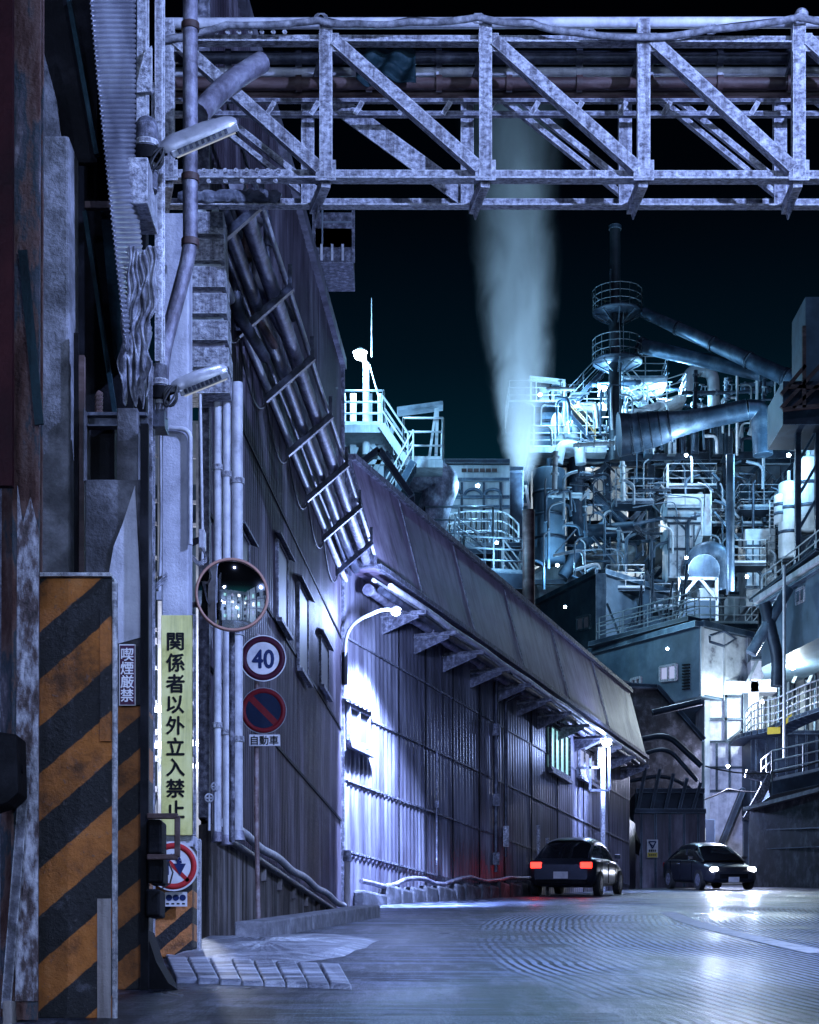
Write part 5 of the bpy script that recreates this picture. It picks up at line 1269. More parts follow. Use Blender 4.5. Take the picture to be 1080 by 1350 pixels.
MB().prism([P(882, 762, 89.05), P(916, 762, 89.05), P(927, 707, 89.05), P(882, 707, 89.05)], (0, 2.3, 0)).build('bin', 'stain', HP2)
for x in (882, 893, 904, 915, 926): MB().beam(P(min(x, 916), 760 if x < 920 else 715, 88.95), P(x, 690, 88.95), .07, .06).build('rib', 'plantdark', HP2)
for y in (671, 690, 724): MB().beam(P(880, y, 88.95), P(927, y, 88.95), .07, .12).build('rib', 'plantdark', HP2)
MB().rail([P(878, 668, 91.5), P(878, 668, 89), P(929, 668, 89), P(929, 668, 91.5)], .9, .025, 1, 5, 1).build('railing', 'raildark', HP2)
FN = T('fan_casing', 'pale rounded fan casing with outlet below the hopper', 'fan', P(928, 790, 87))
mb = MB(); mb.cyl(P(928, 752, 87.4), P(928, 752, 86.2), .75, n=24); mb.build('scroll', 'plantblue', FN)
MB().tube(fillet([P(912, 752, 87), P(922, 728, 87), P(950, 728, 87), P(955, 780, 87)], .6), .5, 14).build('duct', 'plantblue', FN)
MB().cyl(P(930, 748, 86.8), P(930, 765, 86.8), .55, .5, n=16).build('drum', 'plantwhite', FN)
MB().cyl(P(930, 778, 86.8), P(930, 795, 86.8), .5, .3, n=16).build('drum', 'plantwhite', FN)
for (a0, b0_, a1, b1_) in [(896, 820, 896, 762), (945, 820, 945, 762), (896, 763, 945, 763), (898, 788, 918, 764), (943, 788, 924, 764), (896, 790, 945, 790)]: MB().beam(P(a0, b0_, 86), P(a1, b1_, 86), .14, .14).build('frame', 'rail', FN)
MB().bb(P(895, 815, 85.9), P(940, 796, 86.5)).build('motor', 'plantteal', FN)
PB = T('panelled_bin', 'dull white panelled bin right of the tall plant pole', 'bin', P(998, 795, 90))
MB().bb(P(983, 775, 90), P(1012, 712, 92)).build('body', 'stain', PB)
MB().prism([P(984, 800, 90.1), P(1008, 800, 90.1), P(1012, 775, 90.1), P(984, 775, 90.1)], (0, 1.8, 0)).build('foot', 'stain', PB)
for x in (984, 993, 1002, 1011): MB().beam(P(x, 775, 89.95), P(x, 712, 89.95), .07, .06).build('rib', 'plantdark', PB)
for y in (720, 747, 774): MB().beam(P(983, y, 89.95), P(1012, y, 89.95), .07, .14).build('rib', 'plantdark', PB)
tag(MB().cyl(P(963, 785, 85), P(963, 600, 85), .2, n=12).build('tall_pole', 'plantblue'), 'tall blue-grey pole in front of the panelled bin', 'pole')
ibox('small white switch cabinet on the platform over the end panel', 960, 974, 812, 785, 79, 1, 'plantwhite', 'switch_cabinet', 'cabinet')
for k in range(6):
    x = 935 + k * 14
    stair_pts = P(x, 690 + (k % 3) * 14, 93); 
    platform('narrow catwalk ' + ['left of the tall pole, highest', 'behind the tall pole', 'right of the tall pole', 'above the panelled bin', 'right of the panelled bin', 'beside the sloping gallery'][k], x, x + 30, 690 + (k % 3) * 16, 92 + k * .3, 1.5, 'plantdark', random.choice(['raildark', 'rail']), group='plant walkways', th=.15, r=.022, mid=2)
LDR = T('cage_ladder', 'caged ladder rising right of the panelled bin', 'ladder', P(1018, 800, 90))
for x in (1015, 1021): MB().cyl(P(x, 800, 90), P(x, 660, 90), .03, n=5).build('stile', 'rail', LDR)
mb = MB()
for i in range(28): mb.cyl(P(1015, 798 - i * 5, 90), P(1021, 798 - i * 5, 90), .018, n=5)
mb.build('rung', 'rail', LDR)
mb = MB()
for i in range(10): mb.tube([P(1018 + 7 * math.cos(a), 760 - i * 9, 90 - .4 - .4 * math.sin(a)) for a in [math.pi * k / 6 for k in range(7)]], .02, 5)
mb.build('cage', 'raildark', LDR)

# --- stack with ring platforms
M['darkflue'] = wm('silhouette_flue_steel', g3((.008, .012, .018), (.02, .03, .042), (.05, .065, .08)), scale=.8, rough=.55, metal=.2, bump=.1)  # colour darkened so the stack reads as an unlit silhouette
SK = T('chimney_stack', 'slender dark chimney stack with two ring platforms', 'chimney', P(811, 605, 92))
q0 = P(811, 605, 92)
MB().cyl(P(811, 608, 92), P(811, 405, 92), .33, .31, n=20).build('flue', 'darkflue', SK)
MB().cyl(P(811, 405, 92), P(811, 300, 92), .29, .27, n=20).build('flue', 'darkflue', SK)
MB().cyl(P(811, 303, 92), P(811, 298, 92), .32, n=20).build('rim', 'plantblue', SK)
for yy in (413, 478):
    c_ = P(814, yy, 92); r_ = 1.25
    MB().lathe(c_, [(.3, -.1), (r_, -.02), (r_, .08), (.3, .08)], 28).build('ring_platform', 'plantdark', SK)
    ring = [c_ + V((r_ * math.cos(a), r_ * math.sin(a), 0)) for a in [2 * math.pi * i / 16 for i in range(17)]]
    MB().rail(ring, 1.1, .022, .9, 5, 2, False).build('railing', 'raildark', SK)
    mb = MB(); [mb.beam(c_ + V((.3 * math.cos(a), .3 * math.sin(a), -.55)), c_ + V((r_ * .9 * math.cos(a), r_ * .9 * math.sin(a), -.08)), .06, .06) for a in [i * math.pi / 4 for i in range(8)]]; mb.build('bracket', 'plantdark', SK)
for x in (817, 822): MB().cyl(P(x, 560, 91.6), P(x, 405, 91.6), .022, n=5).build('ladder', 'raildark', SK)
MB().cyl(P(805, 420, 91.7), P(805, 355, 91.7), .05, n=6).build('pipe', 'plantdark', SK)
# sloping ducts
UD = T('sloping_duct', 'upper long sloping duct running from the stack to the right', 'duct', P(850, 412, 92), 'sloping ducts by the stack')
a, b_ = P(848, 412, 92), P(1040, 499, 88); MB().tube([a.lerp(b_, i / 8) for i in range(9)], [.26 + .018 * i for i in range(9)], 18).build('tube', 'plantblue', UD)
for i in (2, 4, 6, 8): q = a.lerp(b_, i / 8.2); u = (b_ - a).normalized(); MB().cyl(q - u * .07, q + u * .07, .31 + .018 * i, n=18).build('flange', 'plantdark', UD)
u = (b_ - a).normalized(); MB().cyl(b_, b_ + u * .5, .50, .5, n=18).build('end_box', 'plantblue', UD)
LDt = T('sloping_duct', 'lower sloping duct meeting the upper one at the right', 'duct', P(845, 458, 92), 'sloping ducts by the stack')
a, b_ = P(846, 456, 92), P(1005, 493, 89.4); MB().tube([a.lerp(b_, i / 8) for i in range(9)], .36, 18).build('tube', 'plantblue', LDt)
MB().cyl(a - u * .1, a + u * .1, .42, n=18).build('flange', 'plantdark', LDt)
for x in (972, 998): MB().cyl(P(x, 600, 90), P(x, 494, 90), .07, n=8).build('prop', 'rail', LDt)
# banded duct
BD = T('banded_duct', 'large horizontal duct with panel bands below the sloping ducts', 'duct', P(830, 572, 89))
a, b_ = P(832, 572, 89), P(985, 540, 88)
MB().tube([a.lerp(b_, i / 10) for i in range(11)] , [.95, .9, .85, .75, .62, .56, .52, .5, .5, .5, .5], 20).build('tube', 'plantblue', BD)
for i in range(5): q = a.lerp(b_, i / 12); u = (b_ - a).normalized(); MB().cyl(q - u * .05, q + u * .05, 1.0 - .06 * i, n=20).build('band', 'plantdark', BD)
MB().tube(fillet([b_, P(1003, 540, 88), P(1006, 600, 88)], .9), .48, 18).build('elbow', 'plantblue', BD)
MB().cyl(a + V((-.6, 0, -.05)), a, 1.05, .95, n=24).build('drum', 'plantdark', BD)
pipe('tall arched duct shaped like a walking stick behind the banded duct', [P(905, 520, 94), P(908, 488, 94), P(940, 488, 94), P(942, 548, 94)], .32, 'plantwhite', .9, 16, group='big plant pipes')
# upper left cluster
platform('upper left railed gallery with white canopy line', 672, 742, 530, 93, 4, 'plantdark', group='plant walkways', r=.03)
mb = MB(); mb.beam(P(698, 499, 93), P(745, 504, 93), .5, .12); mb.beam(P(744, 530, 93), P(744, 504, 93), .12, .12); mb.beam(P(700, 530, 93), P(700, 500, 93), .10, .10); tag(mb.build('gallery_canopy', 'rail'), 'white canopy frame on the upper left gallery', 'canopy')
for k, x in enumerate((712, 727, 752)): ibox(['left', 'middle', 'right'][k] + ' white cabinet on the upper left gallery', x, x + 12, 538, 510 + 3 * k, 94.5, 1.2, 'plantwhite', 'gallery_cabinet', 'cabinet')
vessel('broad pale tank under the upper left gallery', 722, 95, 1.25, 600, 548, 'plantblue', .2, 'tank', bands=2)
vessel('small white domed vessel beside the orange stair', 752, 92.5, .42, 580, 566, 'plantwhite', 1, 'dome', bands=0)
vessel('white cone-topped vessel left of the dome', 735, 92.5, .35, 585, 560, 'plantwhite', 1.8, 'dome', bands=0)
stairs('orange-railed stairway beside the stack', P(752, 548, 92), P(785, 585, 92), .8, 'plantblue', 'railorange', 12, r=.03)
stairs('white stairway rising right of the stack', P(822, 500, 93), P(875, 560, 93), .9, 'plantwhite', 'rail', 16, r=.03)
stairs('steep dark stairway rising toward the stack lamp', P(742, 545, 94), P(796, 488, 94), .8, 'plantdark', 'raildark', 12, r=.025)
platform('long white railed walkway left of the stack', 698, 800, 590, 92, 3, 'plantwhite', group='plant walkways', r=.03)
platform('curved-looking white gallery right of the stack', 828, 905, 545, 92.5, 2.5, 'plantwhite', group='plant walkways', r=.03, y2=520)
platform('upper short gallery at the stack top of stairs', 822, 880, 498, 93.5, 2, 'plantwhite', 'raildark', group='plant walkways', r=.03)
platform('white gallery behind the stack lamp', 748, 800, 535, 95, 2, 'plantwhite', group='plant walkways', r=.03)
pipe('white hooked pipe on the left walkway', [P(735, 612, 91.5), P(740, 585, 91.5), P(764, 590, 91.5), P(766, 612, 91.5)], .28, 'plantwhite', .6, 14, group='big plant pipes')
for k in range(10):
    x = 836 + k * 15
    t = ibox('equipment box on the plant deck, ' + ['first from the left', 'second from the left', 'third from the left', 'fourth from the left', 'fifth from the left', 'sixth from the left', 'seventh from the left', 'eighth from the left', 'ninth from the left', 'rightmost'][k], x, x + random.uniform(8, 14), 598, 598 - random.uniform(14, 42), 93 + random.uniform(-1, 2), 1.5, random.choice(['plantblue', 'plantwhite', 'plantdark', 'plantteal']), 'equipment_box', 'equipment box', 1)
    t['group'] = 'equipment on the plant deck'
for k in range(40):
    x = 706 + k * 8.5 + random.uniform(-6, 6); y = random.uniform(560, 600); dd = random.uniform(90, 92)
    y0 = y - random.uniform(10, 60); 
    pipe('thin bent pipe among the deck machinery', [P(x, y, dd), P(x + random.uniform(-3, 3), y0, dd), P(x + random.choice([-1, 1]) * random.uniform(8, 26), y0 + random.uniform(-4, 4), dd)], random.uniform(.03, .09), random.choice(['plantblue', 'plantwhite', 'plantdark', 'rail']), .3, 8, group='thin pipes among the machinery')
for k in range(110):
    x = 715 + random.uniform(0, 335); y = random.uniform(630, 800); dd = random.uniform(88, 93.5)
    L = random.uniform(14, 60)
    if k % 3: pts = [P(x, y, dd), P(x, y - L, dd), P(x + random.uniform(-22, 22), y - L - 5, dd)]
    else: pts = [P(x, y, dd), P(x + L, y - random.uniform(-8, 12), dd), P(x + L + 2, y + random.uniform(10, 30), dd)]
    pipe('thin pipe threading the dark plant frame', pts, random.uniform(.025, .085), random.choice(['plantblue', 'plantdark', 'plantteal', 'raildark', 'plantblue', 'raildark', 'rail']), .35, 8, group='thin pipes in the frame')
# fine girders woven through the plant
SF = T('girder_lattice', 'fine dark blue girders woven across the front of the plant below the deck', 'frame', P(880, 850, 91))
for k in range(95):
    x = 712 + random.uniform(0, 320); y = random.uniform(612, 780); dd = random.uniform(88.5, 94)
    if x < 800 and y > 730: continue
    kind = random.random(); L = random.uniform(12, 48)
    q = (x + L, y + random.uniform(-2, 2)) if kind < .35 else ((x + random.uniform(-1, 1), y + L) if kind < .65 else (x + random.choice([-1, 1]) * L * .7, y + L * .8))
    w_ = random.uniform(.05, .12); MB().beam(P(x, y, dd), P(q[0], q[1], dd + random.uniform(-.3, .3)), w_, w_).build('girder', random.choice(['plantdark', 'plantdark', 'plantblue', 'raildark']), SF)
UF = T('upper_girder_lattice', 'bright fine girders and braces round the upper stack galleries', 'frame', P(780, 600, 93))
for k in range(80):
    x = 700 + random.uniform(0, 210); y = random.uniform(505, 595); dd = random.uniform(92.5, 97); L = random.uniform(8, 26); kind = random.random()
    q = (x + L, y) if kind < .4 else ((x, y + L) if kind < .7 else (x + L * .7, y + random.choice([-1, 1]) * L * .7))
    w_ = random.uniform(.035, .09); MB().beam(P(x, y, dd), P(q[0], q[1], dd), w_, w_).build('girder', random.choice(['plantwhite', 'rail', 'plantblue', 'plantdark']), UF)
# denser machinery: flanged valves, ducts and short rails
for k in range(46):
    x = 712 + random.uniform(0, 330); y = random.choice([random.uniform(505, 600), random.uniform(610, 800)]); dd = random.uniform(89, 97)
    if x < 800 and y > 740: continue
    t = T('pipe_run', 'short flanged pipe run with valve among the plant steelwork', 'pipe', P(x, y, dd), 'flanged pipe runs in the plant')
    L = random.uniform(.8, 2.6); hz = random.random() < .6; a = P(x, y, dd); b_ = a + (V((L, random.uniform(-.3, .3), random.uniform(-.2, .2))) if hz else V((random.uniform(-.1, .1), 0, L))); r = random.uniform(.05, .14)
    mt_ = random.choice(['plantblue', 'plantdark', 'plantwhite', 'plantteal'])
    MB().cyl(a, b_, r, n=10).build('tube', mt_, t); u = (b_ - a).normalized()
    for f in (.12, .5, .88): q = a.lerp(b_, f); MB().cyl(q - u * .04, q + u * .04, r * 1.55, n=10).build('flange', mt_, t)
    q = a.lerp(b_, .5); MB().cyl(q, q + V((0, -.15, .32)), .03, n=6).cyl(q + V((0, -.15, .32)), q + V((0, -.17, .36)), .14, n=10).build('valve', 'raildark', t)
# wall-mounted truss bits under the deck
for k in range(6):
    platform('catwalk inside the dark frame, ' + ['top left', 'top middle', 'top right', 'lower left', 'lower middle', 'lower right'][k], [810, 880, 975, 800, 862, 965][k], [862, 945, 1040, 850, 912, 1010][k], [660, 640, 668, 775, 800, 742][k], [90.5, 91, 90, 87, 86.5, 88][k], 1.3, 'plantdark', ['raildark', 'rail'][k % 2], group='plant walkways', th=.14, r=.022)

# --- right edge: sloping gallery, teal gable with lit windows
GB = T('gable_plant_building', 'teal building with two lit windows and white sloping eave at right', 'building', P(1040, 860, 72))
MB().prism([P(1004, 880, 73.5), P(1004, 792, 73.5), P(1100, 730, 68), P(1100, 830, 68)], (1.5, 6, 0)).build('wall', 'plantteal', GB)
MB().beam(P(1000, 793, 73.3), P(1102, 727, 67.8), .5, .22).build('eave', 'plantwhite', GB)
MB().beam(P(1000, 800, 73.2), P(1102, 735, 67.7), .2, .1).build('gutter', 'plantblue', GB)
gn = V((-.55, -.85, 0)).normalized()
def ong(x, y): return P(x, y, 73.5 - (x - 1004) / 96 * 5.45)
winplate(GB, [ong(1028, 806), ong(1037, 802), ong(1037, 785), ong(1028, 789)], 'litwhite', 2, nrm=gn)
winplate(GB, [ong(1051, 797), ong(1062, 792), ong(1062, 774), ong(1051, 779)], 'litwhite', 2, nrm=gn)
a, b_ = P(1010, 790, 73), P(1100, 722, 68)
t = T('walkway', 'railed walkway on the sloping eave of the right building', 'walkway', a, 'plant walkways'); MB().beam(a + V((0, .8, .1)), b_ + V((0, .8, .1)), 1.2, .12).build('deck', 'plantdark', t)
MB().rail([a, b_], 1.1, .03, 1.5, 5, 2, False).build('railing', 'rail', t)
pipe('long pale slanting chute from the gallery down to the end panel', [P(1040, 775, 70), P(990, 862, 70)], .22, 'plantblue', group='big plant pipes')
pipe('dark slanting strut pipe under the teal gable', [P(1008, 795, 70), P(1026, 870, 70), P(1024, 905, 70)], .24, 'plantdark', .8, group='big plant pipes')
tag(MB().cyl(P(1034, 1000, 68), P(1034, 745, 68), .06, n=8).build('tall_pole', 'rail'), 'thin pale pole in front of the two lit windows', 'pole')
CV = T('conveyor_gallery', 'white sloping conveyor gallery near the right edge', 'conveyor', P(1040, 590, 92))
a, b_ = P(1000, 566, 93), P(1100, 598, 90); MB().beam(a, b_, 1.5, .9).build('housing', 'plantwhite', CV)
for f in (.0, .15, .3, .45, .6, .75): q = a.lerp(b_, f); MB().box(q + V((0, -.8, 0)), (.10, .06, .95)).build('rib', 'plantdark', CV)
for o_ in (-.15, .2): MB().beam(a + V((0, -.79, o_)), b_ + V((0, -.79, o_)), .04, .10).build('rail_line', 'plantdark', CV)
TRs = T('conveyor_trestle', 'dark conveyor trestle with rusty lattice at the upper right edge', 'trestle', P(1060, 560, 70))
MB().bb(P(1032, 560, 70), P(1110, 538, 73)).build('deck', 'plantdark', TRs)
MB().bb(P(1062, 505, 70.5), P(1110, 425, 73)).build('housing', 'plantteal', TRs)
for (a0, b0_, a1, b1_) in [(1030, 538, 1085, 478), (1045, 538, 1100, 490), (1030, 520, 1062, 482), (1032, 540, 1110, 532), (1040, 510, 1110, 512), (1060, 538, 1060, 430)]: MB().beam(P(a0, b0_, 69.8), P(a1, b1_, 69.8), .14, .14).build('lattice', 'rustpipe', TRs)
for x in (1052, 1078): MB().beam(P(x, 850, 71), P(x, 560, 71), .22, .22).build('leg', 'plantdark', TRs)
for i in range(5): MB().beam(P(1052, 790 - i * 45, 71), P(1078, 745 - i * 45, 71), .12, .12).build('brace', 'plantblue', TRs)
for k, (x, y0, y1, r_) in enumerate([(1040, 735, 640, .5), (1066, 700, 610, .7), (1030, 690, 655, .35)]):
    vessel(['tall pale vessel behind the right trestle', 'broad pale vessel at the right edge', 'small pale vessel right of the panelled bin'][k], x, 88, r_, y0, y1, 'plantwhite', .4, 'vessel', bands=2)
# lower right: lit yard with curved catwalk, dark base, retaining wall
LY = ibox('pale lit wall behind the curved catwalk at right', 985, 1110, 1000, 855, 80, 3, 'plantwhite', 'lit_yard_wall', 'wall', 7)
for k in range(9):
    x = 990 + k * 12; y = random.uniform(880, 940)
    pipe('thin pipe in the brightly lit yard at right', [P(x, 965, 77), P(x + 1, y, 77), P(x + random.uniform(-14, 18), y - 6, 77)], random.uniform(.06, .14), random.choice(['plantblue', 'plantdark', 'raildark', 'rail']), .3, 8, group='thin pipes in the lit yard')
for k in range(5):
    mb = MB(); mb.beam(P(985 + k * 20, 900, 76), P(1015 + k * 20, 835, 76), .12, .12); tag(mb.build('steel_brace', 'raildark'), 'slanting brace above the lit yard, ' + ['leftmost', 'second from left', 'middle', 'fourth from left', 'rightmost'][k], 'brace', 'braces above the lit yard')
ibox('grey-lilac cabin wall right of the stained end panel', 990, 1024, 912, 870, 76, 2, 'lilac', 'plant_cabin', 'cabin')
CT = T('curved_catwalk', 'curved railed catwalk with yellow panels in the lit yard at right', 'walkway', P(1030, 965, 72))
cpts = [P(984, 975, 75), P(992, 966, 73.5), P(1005, 962, 72.5), P(1025, 959, 72), P(1042, 950, 71.5), P(1065, 940, 71), P(1095, 930, 70.5)]
cpts = fillet(cpts, .5, 3)
mb = MB()
for a, b_ in zip(cpts, cpts[1:]): mb.beam(a + V((0, .6, -.1)), b_ + V((0, .6, -.1)), 1.2, .16)
mb.build('deck', 'plantdark', CT)
MB().rail(cpts, 1.15, .03, 1.2, 5, 3, False).build('railing', 'rail', CT)
MB().prism([P(1012, 968, 71.8), P(1029, 967, 71.8), P(1029, 958, 71.8), P(1012, 959, 71.8)], (0, .05, 0)).build('yellow_panel', 'yellow', CT)
MB().prism([P(1033, 958, 71.4), P(1044, 948, 71.4), P(1044, 940, 71.4), P(1033, 951, 71.4)], (0, .05, 0)).build('yellow_panel', 'yellow', CT)
MB().prism([P(996, 968, 73), P(1008, 966, 72.4), P(1008, 960, 72.4), P(996, 962, 73)], (0, .05, 0)).build('orange_panel', 'railorange', CT)
DB = ibox('dark ribbed machine base under the curved catwalk', 990, 1110, 1075, 968, 74, 4, 'plantdark', 'machine_base', 'base', 9)
platform('dark walkway with pale posts above the retaining wall', 1018, 1100, 1030, 66, 2, 'plantdark', 'rail', th=.5, group='plant walkways', y2=1012, mid=2, r=.03)
mb = MB(); mb.beam(P(985, 1080, 66.5), P(1018, 1020, 66.5), .35, .3); mb.beam(P(983, 1020, 66.8), P(1012, 1026, 66.8), .3, .3); tag(mb.build('steel_brace', 'frostdark'), 'stout pale brace beside the tower below the catwalk', 'brace')
RW = T('retaining_wall', 'dark purple concrete retaining wall along the right bend', 'wall', P(1030, 1140, 64))
MB().prism([P(988, 1180, 66), P(1130, 1180, 58), P(1130, 1030, 58), P(988, 1068, 66)], (.3, .8, 0)).build('face', 'concrete2', RW)
MB().beam(P(986, 1067, 65.9), P(1132, 1029, 57.9), .4, .14).build('coping', 'kerb', RW)
for y in (1095, 1120): MB().beam(P(990, y, 65.95), P(1128, y - 6, 57.95), .03, .03).build('joint_line', 'plantdark', RW)
for k, pts in enumerate([[(600, 1000), (760, 985), (940, 990), (1080, 998)], [(930, 1010), (1080, 1004)], [(830, 1062), (960, 1040), (1080, 1020)]]):
    pp = [P(x, y, 62 + k * 3) for x, y in pts]; q = []
    if k == 0: continue
    for a, b_ in zip(pp, pp[1:]):
        for i in range(8): q.append(a.lerp(b_, i / 8) + V((0, 0, -.35 * 4 * (i / 8) * (1 - i / 8))))
    tag(MB().tube(q + [pp[-1]], .03, 5).build('overhead_wire', 'rubber'), 'black overhead wire sagging in front of the panelled tower, ' + ['', 'upper', 'lower'][k], 'wire', 'overhead wires')

# ================================================================== plant lamps
LP = PLANTP
lamp(795, 511, 93.2, 1100 * LP, 'bright lamp left of the chimney stack', PLANTC, .20)
lamp(752, 556, 90.5, 700 * LP, 'lamp among white vessels left of the stack', PLANTC, .10)
lamp(880, 528, 94.6, 800 * LP, 'lamp above the white gallery right of the stack', PLANTC, .10)
lamp(712, 520, 91.5, 500 * LP, 'lamp on the upper left gallery', PLANTC, .09)
lamp(905, 600, 88.5, 350 * LP, 'lamp under the banded duct', (.5, .72, 1), .08)
lamp(775, 690, 103, 1500 * LP, 'lamp behind the frame before the lit white wall', (.8, .92, 1), .10)
lamp(735, 745, 90, 380 * LP, 'lamp by the left end of the kiln drum', PLANTC, .08)
lamp(905, 735, 84.5, 550 * LP, 'lamp in front of the panelled hopper', (.45, .68, 1), .07)
lamp(985, 760, 84.5, 420 * LP, 'lamp by the panelled bin and the tall pole', (.5, .72, 1), .07)
lamp(1040, 600, 86, 900 * LP, 'lamp under the white conveyor gallery', PLANTC, .09)
lamp(1052, 690, 84, 260 * LP, 'lamp among vessels behind the right trestle', (.6, .82, 1), .09)
lamp(1045, 880, 74, 700 * LP, 'lamp high in the lit yard at right', (.75, .92, 1), .10)
lamp(1005, 925, 74.5, 260 * LP, 'lamp low in the lit yard beside the tower', (.75, .92, 1), .08)
lamp(960, 1010, 68, 1100, 'lamp on the wire before the panelled tower', (.62, .68, 1), .06)
lamp(745, 800, 76, 300 * LP, 'lamp shining on the teal corner building', (.35, .72, 1), .06)
lamp(880, 855, 68, 420 * LP, 'lamp shining on the block building wall', (.5, .72, 1), .05)
lamp(630, 640, 61, 520, 'lamp shining on the white filter house', PLANTC, .06)
lamp(655, 715, 57.5, 160, 'lamp over the lower landing', PLANTC, .05)

# ================================================================== steam
m = bpy.data.materials.new('steam'); m.use_nodes = True; nt = m.node_tree; nt.nodes.clear()
out = nt.nodes.new('ShaderNodeOutputMaterial'); pv = nt.nodes.new('ShaderNodeVolumePrincipled'); nt.links.new(pv.outputs[0], out.inputs['Volume'])
g = nt.nodes.new('ShaderNodeNewGeometry')
sp = N(nt, 'ShaderNodeSeparateXYZ'); nt.links.new(g.outputs['Position'], sp.inputs[0])
pb = P(690, 640, 70.3); ptop = P(675, 120, 70.3)
def mt(op, a, b_=None, c_=None, clamp=False):
    q = N(nt, 'ShaderNodeMath', operation=op); q.use_clamp = clamp
    for i, x in enumerate((a, b_, c_)):
        if x is None: continue
        if isinstance(x, (int, float)): q.inputs[i].default_value = x
        else: nt.links.new(x, q.inputs[i])
    return q.outputs[0]
H = ptop.z - pb.z
t_ = mt('DIVIDE', mt('SUBTRACT', sp.outputs['Z'], pb.z), H, clamp=True)
cx = mt('ADD', pb.x, mt('MULTIPLY', t_, ptop.x - pb.x))
rad = mt('ADD', .30, mt('MULTIPLY', mt('POWER', t_, .5), 2.0))
dx = mt('SUBTRACT', sp.outputs['X'], cx); dy = mt('SUBTRACT', sp.outputs['Y'], pb.y)
rr = mt('DIVIDE', mt('SQRT', mt('ADD', mt('MULTIPLY', dx, dx), mt('MULTIPLY', dy, dy))), rad)
nz = noise(nt, g.outputs['Position'], .95, (1, 1, .45), detail=6, rough=.62, dist=1.0)
prof = mt('SUBTRACT', 1.0, mt('ADD', rr, mt('MULTIPLY', mt('SUBTRACT', nz, .5), .95)), clamp=True)
prof = mt('POWER', prof, 2.3)
fade = mt('SUBTRACT', 1.0, mt('MULTIPLY', mt('POWER', t_, 1.5), .8))
fade = mt('MULTIPLY', mt('DIVIDE', fade, mt('ADD', .16, t_)), .8)
nt.links.new(mt('MULTIPLY', mt('MULTIPLY', prof, fade), STEAMD), pv.inputs['Density'])
pv.inputs['Color'].default_value = (.86, .90, .95, 1); pv.inputs['Anisotropy'].default_value = .0
mb = MB(); prf = []
for i in range(13):
    t1 = i / 12; z = pb.z + H * t1; r_ = .30 + 2.0 * t1 ** .5
    prf.append((r_ * 1.02 if 0 < i < 12 else r_ * .98, H * t1, (ptop.x - pb.x) * t1))
vs = []; n = 20
for r_, z, x in prf: vs += [pb + V((x + r_ * math.cos(2 * math.pi * k / n), r_ * math.sin(2 * math.pi * k / n), z)) for k in range(n)]
mb.add(vs, [(i * n + k, i * n + (k + 1) % n, (i + 1) * n + (k + 1) % n, (i + 1) * n + k) for i in range(12) for k in range(n)] + [tuple(range(n))[::-1], tuple(range(12 * n, 13 * n))])
o = mb.build('steam_plume', m); o['kind'] = 'stuff'; tag(o, 'white steam plume rising from the lattice vent into the night sky', 'steam')
light('SPOT', P(722, 700, 65.5), STEAML, (.40, .70, 1.0), .3, target=P(684, 470, 70.3), spot=math.radians(56), blend=.8)  # unseen spot added to brighten the plume

